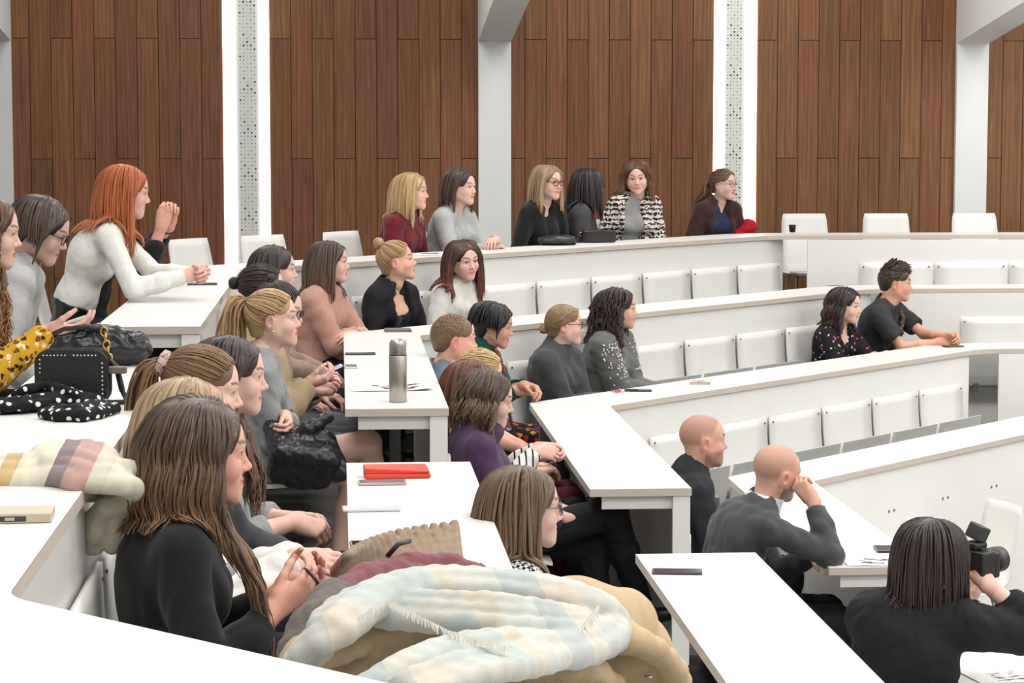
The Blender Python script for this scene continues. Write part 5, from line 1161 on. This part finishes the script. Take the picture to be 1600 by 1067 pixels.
# newspapers and papers
def paper(px, py, k, ang, L_, w, label, lift=.012, rows=6, name='newspaper', seed=1, pink=False, z=0.0, bold=1.0):
    q = flat(px, py, k, z); e = empty(name, q, R(ang)); tag(e, label, 'paper'); n = 10; rg_ = random.Random(seed)
    def hz(t): return .0012+lift*max(0, t-.55)**2*4+.002*abs(math.sin(t*5))
    V = []; F = []
    for i in range(n+1): t = i/n; V += [(-L_/2+L_*t, -w/2, hz(t)), (-L_/2+L_*t, w/2, hz(t)*.6)]
    m = len(V); V += [(x, y, z_+.0035) for x, y, z_ in V]
    for i in range(n): a = 2*i; F += [(a+1, a+3, a+2, a), (m+a, m+a+2, m+a+3, m+a+1), (a, a+2, m+a+2, m+a), (a+3, a+1, m+a+1, m+a+3)]
    F += [(0, m, m+1, 1), (2*n+1, m+2*n+1, m+2*n, 2*n)]
    MB().add(V, F).build('sheet', PAPERM, e)
    ik = MB(); pk = MB()
    for i in range(26):
        t = rg_.uniform(.25, .80); y = rg_.uniform(-w*.40, w*.30); l = rg_.uniform(.015, .06)*(.6+.4*bold); h_ = rg_.uniform(.004, .022)*bold; tt = min(t+l/L_, .95)
        z0 = lambda a: hz(a)+.0042
        (pk if (pink and i % 6 == 0) else ik).add([(-L_/2+L_*t, y, z0(t)), (-L_/2+L_*tt, y, z0(tt)), (-L_/2+L_*tt, y+h_, z0(tt)), (-L_/2+L_*t, y+h_, z0(t))], [(0, 1, 2, 3)])
    tag(ik.build('print', INK, e), kind='stuff')
    if pink: tag(pk.build('pink_print', PINKI, e), kind='stuff')
paper(610, 607, 1, 2, .34, .22, 'folded newspaper behind the thermos', pink=True, seed=3)
paper(1366, 879, 3, -4, .24, .16, 'printed sheets by the elbow of the dark grey sweater', seed=5, lift=.002, bold=.6)
paper(671, 398, 0, 40, .22, .15, 'printed sheet before the maroon sweater', seed=8, lift=.002)
q = onz(1560, 1058, deskz(3)); paper(1572, 1058, 3, 10, .24, .18, 'loose sheet on the desk under the elbow of the person with the camera', seed=9, lift=.003, bold=.25)
# keys
def keys(px, py, k, label, star):
    q = flat(px, py, k); e = empty('key_ring', q); tag(e, label, 'keys')
    a = np.linspace(0, 2*pi, 15); MB().tube([(.016*cos(t), .016*sin(t), .003) for t in a], .0016, 6, cap=False).build('ring', SILV, e, smooth=True)
    for i, an in enumerate((20, 150, 250)):
        d = np.array([cos(R(an)), sin(R(an))]); n_ = np.array([-d[1], d[0]]); c = d*.016
        m = MB(); m.prism([tuple(c+d*.003*0+n_*-.008), tuple(c+d*.018-n_*.008), tuple(c+d*.02-n_*.003), tuple(c+d*.052-n_*.003), tuple(c+d*.052+n_*.002), tuple(c+d*.02+n_*.004), tuple(c+d*.018+n_*.008), tuple(c+n_*.008)], .001+.002*i, .003+.002*i); m.build('key', SILV, e)
    if star:
        pts = [((.020 if i % 2 == 0 else .009)*cos(R(36*i+90)), (.020 if i % 2 == 0 else .009)*sin(R(36*i+90))) for i in range(10)]
        MB().prism(pts, .006, .014).build('star_fob', mat('coral_felt', srgb(226, 84, 80), .8), e, bevel=.002)
keys(966, 613, 2, 'bunch of keys with a red star fob', True)
keys(1096, 596, 2, 'bunch of keys lying on a card case at the third-row desk', False)
q = flat(1094, 600, 2); e = empty('card_case', q, R(-14)); tag(e, 'small tan card case under the keys', 'case'); MB().box(-.055, .055, -.035, .035, .0005, .008).build('cover', BRN, e, bevel=.002); MB().box(-.05, .05, -.0355, -.034, .002, .006).build('card_edge', WHC, e)
# cup, pouch, round bag and red coat in the back row
q = onz(1238, 363, deskz(0)); e = empty('coffee_cup', q); tag(e, 'tiny dark paper cup on the far back desk', 'cup'); MB().lathe([(0, .001), (.022, .001), (.028, .055), (.029, .057), (.026, .056), (.024, .02), (0, .018)], n=16).build('cup_wall', DK, e, smooth=True); MB().lathe([(.0255, .048), (0, .0485)], n=16).build('coffee', mat('coffee', srgb(40, 26, 20), .2), e)
def sdf_thing(name, base, prims, m, label, cat, vox=.006, fold=.0025, fs=60, part='shell', group=None, st=(1, 1, 1)):
    base = np.array(base, float); e = empty(name, base); tag(e, label, cat, group)
    pr = []
    for p in prims:
        if p[0] == 'c': pr.append((p[0], p[1]-base, p[2]-base, *p[3:]))
        else: pr.append((p[0], p[1]-base, *p[2:]))
    V, F = sdf_mesh(pr, vox, bump_noise(len(label), fold, fs, st) if fold else None); o = obj(part, mesh_np(part, V, F), m, e); return e, o
q = onz(870, 383, deskz(0)); p0 = np.array(q)
e, _ = sdf_thing('clutch_pouch', p0, [ell(p0+np.array((DG[0]*.0, DG[1]*.0, .032)), (.13, .09, .032), rotm(BETA*.3)), cap(p0+np.array((-.09, 0, .03)), p0+np.array((.1, .02, .028)), .03, k=.03)], LEATH, 'flat black leather pouch on the back desk', 'bag', fold=.004, fs=40)
MB().tube([np.array((-.09, -.06, .045)), np.array((0, -.07, .055)), np.array((.09, -.05, .045))], .003, 6).build('zip', SILV, e, smooth=True)
q = onz(935, 379, deskz(0)); e = empty('vanity_bag', q, R(10)); tag(e, 'round-ended black bag with a strap on the back desk', 'bag')
MB().prism([(.125*cos(t)*(1), .05*sin(t)) for t in np.linspace(0, 2*pi, 25)[:-1]], .001, .085).build('bag_body', LEATH, e, bevel=.012, seg=3); MB().tube([(-.11, -.045, .078), (0, -.055, .082), (.11, -.045, .078)], .003, 6).build('zip', DK, e)
MB().tube([(-.12, 0, .06), (-.15, -.01, .05), (-.16, -.03, .02), (-.17, -.02, .004), (-.19, .01, .003)], .006, 6).build('strap', LEATH, e, smooth=True); MB().tube([(-.125+.012*cos(t), -.005, .06+.012*sin(t)) for t in np.linspace(0, 2*pi, 11)], .003, 5, cap=False).build('ring', GOLD, e)
q = onv(1180, 356, 17.25); p0 = q-np.array((0, 0, .25)); sdf_thing('red_jacket', (q[0], q[1], 0.43), [cap(q+np.array((-.06, 0, .035)), q+np.array((.0, .02, -.33)), .035, .07, k=.05), cap(q+np.array((-.03, -.01, .01)), q+np.array((-.12, 0, -.05)), .035, .05, k=.05)], cloth('red_nylon', (176, 22, 38), bump=.4, bscale=30), 'red jacket hung on a chair beside the brown cardigan', 'jacket', vox=.010, fold=.006, fs=50, part='fabric')

# ================================================================ bags and scarves on the near left desk
zA = deskz(0)
b0 = onz(117, 630, zA); bx = empty('studded_handbag', b0, R(-4)); tag(bx, 'small black handbag edged with silver studs, on the near left desk', 'handbag')
w, hgt, dp = .098, .150, .045
def rrect(w, h, r, n=5): return [(cx+r*cos(a), cz+r*sin(a)) for (cx, cz, a0) in ((w-r, h-r, 0), (-w+r, h-r, pi/2), (-w+r, r, pi), (w-r, r, 1.5*pi)) for a in np.linspace(a0, a0+pi/2, n)]
def slab_y(poly, y0, y1):
    n = len(poly); V = [(x, y0, z) for x, z in poly]+[(x, y1, z) for x, z in poly]; return MB().add(V, [tuple(range(n)), tuple(reversed(range(n, 2*n)))]+[(i, n+i, n+(i+1) % n, (i+1) % n) for i in range(n)])
slab_y(rrect(w, hgt, .035), -dp, dp).build('bag_body', LEATH, bx, bevel=.006, seg=3)
for y in (-dp-.004, -.012, .012): slab_y(rrect(w+.003, hgt+.003, .037), y, y+.006).build('piping', LEATH, bx)
ms = MB().lathe([(0, .003), (.0028, .0015), (.003, 0)], n=6).mesh('stud'); zz = []
for i in range(9): zz.append((w-.012, .02+.012*i))
for i in range(7): zz.append((-w+.022+.010*i, hgt-.012)); zz.append((w-.030-.010*i, hgt-.012))
for i in range(4): zz.append((-w+.012, .09+.012*i))
for (x, z) in zz: o = obj('stud', ms, SILV, bx, (x, -dp-.004, z)); o.rotation_euler = (pi/2, 0, 0)
MB().tube([(w, .0, .12), (w+.02, .0, .10), (w+.035, -.01, .04), (w+.05, -.02, .008), (w+.02, -.04, .006), (w-.02, -.055, .006)], .009, 6).build('strap', LEATH, bx, smooth=True); MB().box(w+.0, w+.05, -.03, -.005, .085, .105).build('zip_tab', WLT, bx, bevel=.004)
# slouchy leather bag with a gold chain
g0 = onz(150, 574, zA); gp = np.array(g0)+np.array((0, .04, 0))
e, _ = sdf_thing('leather_tote', gp, [cap(gp+np.array((-.13, .02, .07)), gp+np.array((.12, .02, .055)), .068, .052, k=.03), ell(gp+np.array((0, .02, .062)), (.15, .07, .060), k=.03), cap(gp+np.array((-.10, .0, .115)), gp+np.array((.05, .0, .10)), .030, .024, k=.03), hs(gp+np.array((0, 0, .001)), (0, 0, -1), .35)], mat('glossy_black_leather', (.014, .014, .015), .25, bump=.35, bscale=70), 'slouchy glossy black leather bag with gold chain, behind the studded handbag', 'handbag', vox=.006, fold=.005, fs=55)
for i in range(6):
    a = np.linspace(0, 2*pi, 13); c = np.array((.03+.004*i, -.068-.004*i, .118-.021*i)); ux = np.array((1, 0, 0)) if i % 2 == 0 else np.array((.3, -.9, 0)); MB().tube([c+.0105*cos(t)*ux+np.array((0, 0, .0145*sin(t))) for t in a], .0032, 6, cap=False).build('chain_link', GOLD, e, smooth=True)
MB().tube([(.03, -.06, .125), (-.02, -.05, .132), (-.10, -.05, .125), (-.17, -.06, .09), (-.20, -.07, .03)], .008, 6).build('strap', LEATH, e, smooth=True)
# polka dot scarf
def dots(name, scale=30):
    def bld(N, L, co):
        v = N.new('ShaderNodeTexVoronoi'); v.inputs['Scale'].default_value = scale; v.inputs['Randomness'].default_value = .35; L.new(co, v.inputs['Vector']); return ramp(N, L, v.outputs['Distance'], [(0, (226, 224, 218)), (.30, (26, 26, 28))])
    return pattern_mat(name, bld)
def pz(px, py, z): return np.array(onz(px, py, z))
# plaid scarf hanging over the desk edge
def bands(name, stops, axis=(1, 0, 0), scale=1.0, off=0.0, stops2=None, axis2=(0, 1, 0), rough=.9):
    def bld(N, L, co):
        def one(ax_, st, o):
            d = N.new('ShaderNodeVectorMath'); d.operation = 'DOT_PRODUCT'; L.new(co, d.inputs[0]); d.inputs[1].default_value = ax_
            m1 = N.new('ShaderNodeMath'); m1.operation = 'MULTIPLY_ADD'; L.new(d.outputs['Value'], m1.inputs[0]); m1.inputs[1].default_value = scale; m1.inputs[2].default_value = o
            f = N.new('ShaderNodeMath'); f.operation = 'FRACT'; L.new(m1.outputs[0], f.inputs[0]); return ramp(N, L, f.outputs[0], st, 'LINEAR' if False else 'CONSTANT')
        a = one(axis, stops, off)
        if stops2 is None: return a
        b = one(axis2, stops2, off*.7); mx = N.new('ShaderNodeMix'); mx.data_type = 'RGBA'; mx.inputs[0].default_value = .5; L.new(a, mx.inputs[6]); L.new(b, mx.inputs[7]); return mx.outputs[2]
    m = pattern_mat(name, bld, rough); N = m.node_tree.nodes; L = m.node_tree.links; b = N['Principled BSDF']; b.inputs['Sheen Weight'].default_value = .3
    n2 = N.new('ShaderNodeTexNoise'); n2.inputs['Scale'].default_value = 240; bp = N.new('ShaderNodeBump'); bp.inputs['Strength'].default_value = .5; bp.inputs['Distance'].default_value = .004; L.new(n2.outputs['Fac'], bp.inputs['Height']); L.new(bp.outputs[0], b.inputs['Normal']); return m
S0 = pz(140, 745, zA)
plaid = bands('cream_plaid', [(0, (226, 220, 198)), (.30, (206, 178, 128)), (.40, (226, 220, 198)), (.62, (140, 124, 124)), (.72, (196, 158, 146)), (.88, (214, 208, 186))], (1, 0, -.4), 2.9, .86)
def drape(pts, half, nf, r, seed=1, k=.008, wob=.25, lift=.010, taper=None):
    """a band of cloth gathered into lengthwise folds"""
    rg_ = np.random.RandomState(seed); pts = [np.array(q, float) for q in pts]
    s_ = np.linspace(0, len(pts)-1, len(pts)*3-2); fine = []
    for t in s_:      # Catmull-Rom
        i = min(int(t), len(pts)-2); f = t-i; p0, p1, p2, p3 = pts[max(i-1, 0)], pts[i], pts[i+1], pts[min(i+2, len(pts)-1)]
        fine.append(.5*((2*p1)+(-p0+p2)*f+(2*p0-5*p1+4*p2-p3)*f*f+(-p0+3*p1-3*p2+p3)*f**3))
    out = []; n_ = len(fine)
    for j in range(nf):
        lat = -1+2*(j+.5)/nf; ph = rg_.uniform(0, 6.28); hz = rg_.uniform(-.3, 1)*lift; ch = []
        for i, q in enumerate(fine):
            tg = nrm(fine[min(i+1, n_-1)]-fine[max(i-1, 0)]); sd = np.cross(tg, (0, 0, 1.0)); sd = nrm(sd) if np.linalg.norm(sd) > .2 else np.array((1.0, 0, 0))
            w_ = half*(1 if taper is None else np.interp(i/(n_-1), [0, .5, 1], taper)); up_ = np.cross(sd, tg)
            ch.append(q+sd*w_*(lat+wob/nf*math.sin(ph+i*.55))+up_*(hz-half*.55*lat*lat))
        out += chain(ch, r*rg_.uniform(.85, 1.15), k)
    return out
def chain(pts, r, k=.02): return [cap(pts[i], pts[i+1], r[i] if hasattr(r, '__len__') else r, r[i+1] if hasattr(r, '__len__') else r, k=k) for i in range(len(pts)-1)]
ed = np.array([arm_u(0), 5.03, zA])
pr = drape([pz(-60, 728, zA+.030), pz(20, 727, zA+.034), pz(80, 724, zA+.038), pz(125, 722, zA+.045), pz(160, 735, zA+.035), ed+np.array((.045, .04, -.03)), ed+np.array((.075, .03, -.10)), ed+np.array((.080, .02, -.15))], .075, 5, .021, 5, lift=.016, taper=[.9, .85, 1.25])
pr += drape([pz(70, 712, zA+.055), pz(125, 706, zA+.060), pz(165, 722, zA+.045), ed+np.array((.085, .10, -.01)), ed+np.array((.15, .12, -.06)), ed+np.array((.17, .12, -.10))], .045, 3, .022, 8, lift=.01)
sdf_thing('plaid_scarf', S0, pr, plaid, 'cream plaid scarf draped over the inner edge of the near left desk', 'scarf', vox=.005, fold=.0012, fs=30, part='fabric')

pk_ = drape([pz(-30, 634, zA+.022), pz(30, 630, zA+.026), pz(90, 622, zA+.030), pz(150, 626, zA+.024)], .045, 4, .015, 11, lift=.014)+drape([pz(80, 640, zA+.022), pz(120, 642, zA+.026), pz(165, 632, zA+.022)], .035, 3, .016, 12, lift=.012)+drape([pz(30, 615, zA+.04), pz(75, 606, zA+.05), pz(120, 618, zA+.04)], .02, 2, .014, 13)
sdf_thing('polka_dot_scarf', pz(60, 645, zA), pk_+[hs(pz(60, 640, zA+.001), (0, 0, -1), .6)], dots('polka_dots', 40), 'black scarf with white polka dots before the studded handbag', 'scarf', vox=.005, fold=.0015, fs=60, part='fabric')
# ================================================================ coats heaped on the near desk of the second row
zB = deskz(1)
cut = lambda: hs(np.array((arm_u(1)-.45, 5.0, zB+.001)), (0, 0, -1), .44)
# beige trench coat
TR = cloth('beige_gabardine', (190, 166, 132), rough=.8, bump=.2, bscale=200)
tp = chain([pz(480, 1035, zB+0.055), pz(540, 1000, zB+0.085), pz(600, 975, zB+0.105), pz(650, 985, zB+0.105), pz(720, 1010, zB+0.085)], [.055, .06, .06, .06, .07], .03)
tp += chain([pz(520, 1060, zB+0.015), pz(620, 1045, zB+0.035), pz(720, 1050, zB+0.035), pz(860, 1010, zB+0.025)], [.07, .08, .09, .10], .04)
tp += chain([pz(800, 1010, zB+0.035), pz(900, 985, zB+0.055), pz(960, 985, zB+0.045)], [.09, .10, .09], .04)
tp += chain([pz(930, 985, zB+0.055), pz(985, 1010, zB-0.015), pz(1020, 1060, zB-0.095), pz(1030, 1110, zB-0.185)], [.085, .075, .065, .06], .04)
tp += chain([pz(860, 1030, zB+0.005), pz(930, 1060, zB-0.065), pz(950, 1120, zB-0.165)], [.10, .09, .08], .04)+chain([pz(780, 1060, zB-0.015), pz(850, 1100, zB-0.105)], [.09, .08], .04)
tp += chain([pz(905, 955, zB+0.085), pz(960, 1010, zB+0.015), pz(985, 1070, zB-0.095)], [.020, .022, .02], .02)+chain([pz(870, 1000, zB+0.095), pz(920, 1040, zB+0.005)], [.02, .02], .02)
tp += drape([pz(480, 1030, zB+0.075), pz(545, 990, zB+0.120), pz(610, 962, zB+0.140), pz(680, 975, zB+0.125)], .05, 3, .022, 3, k=.02)+drape([pz(830, 985, zB+0.105), pz(900, 970, zB+0.115), pz(960, 985, zB+0.080), pz(1000, 1030, zB-0.015), pz(1010, 1080, zB-0.125)], .09, 4, .028, 4, k=.02)+drape([pz(800, 1030, zB+0.075), pz(880, 1030, zB+0.055), pz(930, 1070, zB-0.045)], .07, 3, .03, 6, k=.02)
e, _ = sdf_thing('trench_coat', pz(760, 1040, zB), tp, TR, 'beige trench coat heaped over the near end of the second-row desk', 'coat', vox=.007, fold=.004, fs=15, part='fabric')
L0 = np.array(e.location)
t0, t1 = pz(992, 958, zB+.09), pz(1016, 990, zB+.03); MB().tube([t0-L0, (t0+t1)/2-L0+np.array((.01, -.01, .02)), t1-L0], [.006, .011, .007], 6).build('shoulder_tab', TR, e, smooth=True)
MB().lathe([(.0, .003), (.008, .002), (.009, 0)], pz(1013, 1057, zB-.02)-L0, 10).build('eyelet', SILV, e)
MB().lathe([(.0, .006), (.012, .004), (.013, 0)], pz(770, 1052, zB+.13)-L0, 10).build('button', BRN, e)
# grey wool coat underneath
sdf_thing('grey_wool_coat', pz(500, 1000, zB), chain([pz(470, 1020, zB+.07), pz(495, 985, zB+.10), pz(520, 945, zB+.11), pz(560, 920, zB+.11)], [.045, .05, .045, .04], .03), knit('brown_grey_wool', (104, 96, 90), bump=.8), 'brown-grey woollen sleeve at the left end of the heap of coats', 'coat', vox=.007, fold=.004, fs=60, part='fabric')
# maroon scarf
sdf_thing('maroon_scarf', pz(640, 905, zB), chain([pz(525, 930, zB+.13), pz(570, 905, zB+.14), pz(640, 886, zB+.14), pz(700, 886, zB+.13), pz(745, 898, zB+.11)], [.026, .030, .030, .028, .026], .02)+chain([pz(545, 930, zB+.12), pz(620, 902, zB+.13), pz(720, 900, zB+.12)], [.022, .024, .024], .012), knit('dusty_maroon_wool', (128, 78, 84), bump=.5), 'dusty maroon scarf showing between pleated cloth and pale plaid', 'scarf', vox=.006, fold=.003, fs=60, part='fabric')
# pleated taupe cloth
pl = []
for i in range(17):
    t = i/16; a = pz(525+190*t, 893-10*t, zB+.10); tx = 535+60*t+105*t*t; ty = 868-26*t-22*t*t-10*math.sin(pi*t); b = pz(tx+10, ty, zB+.17); pl.append(cap(a, b, .015, .012, k=.007)); 
e, _ = sdf_thing('pleated_scarf', pz(620, 890, zB), pl, cloth('taupe_pleats', (150, 130, 110), bump=.3), 'taupe pleated cloth fanned out on top of the coats', 'scarf', vox=.005, fold=.002, fs=70, part='fabric')
MB().tube([pz(606, 868, zB+.17)-np.array(e.location), pz(622, 850, zB+.20)-np.array(e.location), pz(640, 845, zB+.20)-np.array(e.location)], .006, 6).build('cord', DK, e, smooth=True)
# pale plaid scarf on top
pale = bands('pale_check', [(0, (191, 199, 193)), (.16, (176, 186, 182)), (.34, (204, 189, 159)), (.44, (200, 199, 187)), (.62, (165, 174, 176)), (.78, (210, 199, 180)), (.92, (191, 197, 191))], (1, .35, 0), 2.1, .2, [(0, (199, 202, 197)), (.30, (182, 186, 182)), (.55, (210, 200, 186)), (.80, (189, 195, 191))], (-.35, 1, .6))
sp_ = drape([pz(470, 1026, zB+0.112), pz(515, 978, zB+0.172), pz(575, 930, zB+0.202), pz(650, 906, zB+0.217), pz(740, 904, zB+0.212), pz(830, 914, zB+0.202), pz(905, 930, zB+0.182), pz(940, 952, zB+0.142)], .058, 5, .024, 1, lift=.012, taper=[.7, 1.15, .8])
sp_ += drape([pz(940, 952, zB+0.142), pz(935, 985, zB+0.127), pz(880, 1008, zB+0.142), pz(800, 1004, zB+0.162), pz(710, 1016, zB+0.167), pz(635, 1045, zB+0.157), pz(575, 1080, zB+0.132)], .042, 4, .023, 2, lift=.012)
sp_ += drape([pz(610, 945, zB+0.177), pz(690, 950, zB+0.192), pz(780, 955, zB+0.197), pz(860, 965, zB+0.172), pz(915, 975, zB+0.142)], .055, 4, .022, 3, lift=.010, taper=[.7, 1.1, .8])+drape([pz(640, 1075, zB+0.162), pz(725, 1042, zB+0.177), pz(800, 1030, zB+0.162), pz(850, 1015, zB+0.142)], .055, 4, .022, 4, lift=.012)
e, o = sdf_thing('pale_plaid_scarf', pz(760, 960, zB), sp_, pale, 'pale green and cream plaid scarf on top of the heap of coats', 'scarf', vox=.0055, fold=.0012, fs=30, part='fabric')
rgf = random.Random(2); fr = MB(); L0 = np.array(e.location)
for (a, b) in (((600, 935), (700, 985)), ((700, 985), (790, 1010)), ((905, 985), (935, 945)), ((560, 965), (605, 935))):
    for i in range(26):
        t = i/25; p = pz(a[0]+(b[0]-a[0])*t, a[1]+(b[1]-a[1])*t, zB+.215-.03*abs(t-.5))-L0; d = np.array((rgf.uniform(-.006, .006), -.012-rgf.uniform(0, .008), -.012)); fr.tube([p, p+d*.5, p+d], [.0022, .0018, .0008], 4)
tag(fr.build('fringe', cloth('cream_fringe', (206, 202, 190)), e), kind='stuff')
# black puffer jacket on the blonde's lap
pv = 9.02; pj = []
for i in range(7):      # quilted channels
    t = i/6; a_ = W3(425+70*t, 668+18*t, pv+.05); m_ = W3(440+75*t, 705+14*t, pv-.06); b_ = W3(432+72*t, 745+10*t-14*abs(t-.5), pv-.02); pj += [cap(a_, m_, .036, .044, k=.010), cap(m_, b_, .044, .038, k=.010)]
pj += [cap(W3(480, 672, pv), W3(512, 652, pv+.02), .035, .022, k=.02), cap(W3(505, 690, pv+.03), W3(528, 735, pv), .05, .045, k=.012)]
sdf_thing('puffer_jacket', W3(465, 735, pv), pj, mat('glossy_black_nylon', (.012, .012, .014), .30, bump=.3, bscale=40), 'glossy black puffer jacket on the lap of the grey dress', 'jacket', vox=.007, fold=.004, fs=40, part='fabric')
# phones in hands
def held_phone(P, ang, tilt, label, scr):
    e = empty('phone', P, R(ang)); e.rotation_euler = (R(tilt), 0, R(ang)); tag(e, label, 'phone', 'phones held in hands')
    MB().box(-.036, .036, -.073, .073, 0, .008).build('case', WHC, e, bevel=.003, seg=3); MB().box(-.032, .032, -.060, .060, .0075, .0085).build('screen', scr, e)
held_phone(W3(511, 583, 9.83), -85, 25, 'pale phone held by the person in the beige cardigan', mat('lit_screen', srgb(90, 110, 130), .2)); held_phone(W3(104, 507, 7.46), -88, 18, 'pale phone held by the person in yellow', WHC)
# reflex camera
c0 = W3(1522, 878, 7.03); ce = empty('camera', c0, R(34)-pi/2); tag(ce, 'black reflex camera with flash held up by the person in the black jacket', 'camera')
CB_ = mat('camera_black', (.014, .014, .015), .45, bump=.3, bscale=300); LENSG = mat('lens_glass', (.02, .015, .03), .05, coat=1)
MB().box(-.066, .066, -.035, .028, -.048, .042).build('camera_body', CB_, ce, bevel=.008, seg=3); MB().box(-.03, .03, -.03, .03, .042, .066).build('prism_housing', CB_, ce, bevel=.008, seg=3); MB().box(.04, .066, .02, .05, -.046, .036).build('grip', CB_, ce, bevel=.008, seg=3)
ln = MB().lathe([(0, 0), (.034, 0), (.036, .01), (.036, .05), (.040, .055), (.040, .10), (.037, .104), (.033, .100), (0, .098)], n=28).build('lens', CB_, ce, smooth=True, loc=(0, .026, -.004)); ln.rotation_euler = (-pi/2, 0, 0)
gl = MB().lathe([(0, .1025), (.02, .1015), (.032, .0985)], n=24).build('glass', LENSG, ln, smooth=True)
MB().lathe([(.0365, .060), (.0412, .062), (.0412, .088), (.0365, .09)], n=28).build('focus_ring', DK, ln, smooth=True)
fl = MB().box(-.03, .03, -.022, .022, 0, .05).build('flash', DK, ce, bevel=.006, loc=(.0, .0, .072)); fl.rotation_euler = (R(-20), R(14), 0); MB().lathe([(0, .008), (.012, .008), (.013, 0)], (.045, -.005, .042), 16).build('dial', DK, ce)
MB().tube([(-.066, 0, .03), (-.09, -.02, .0), (-.09, -.03, -.10), (-.05, -.05, -.2)], .006, 6).build('strap', DK, ce, smooth=True)
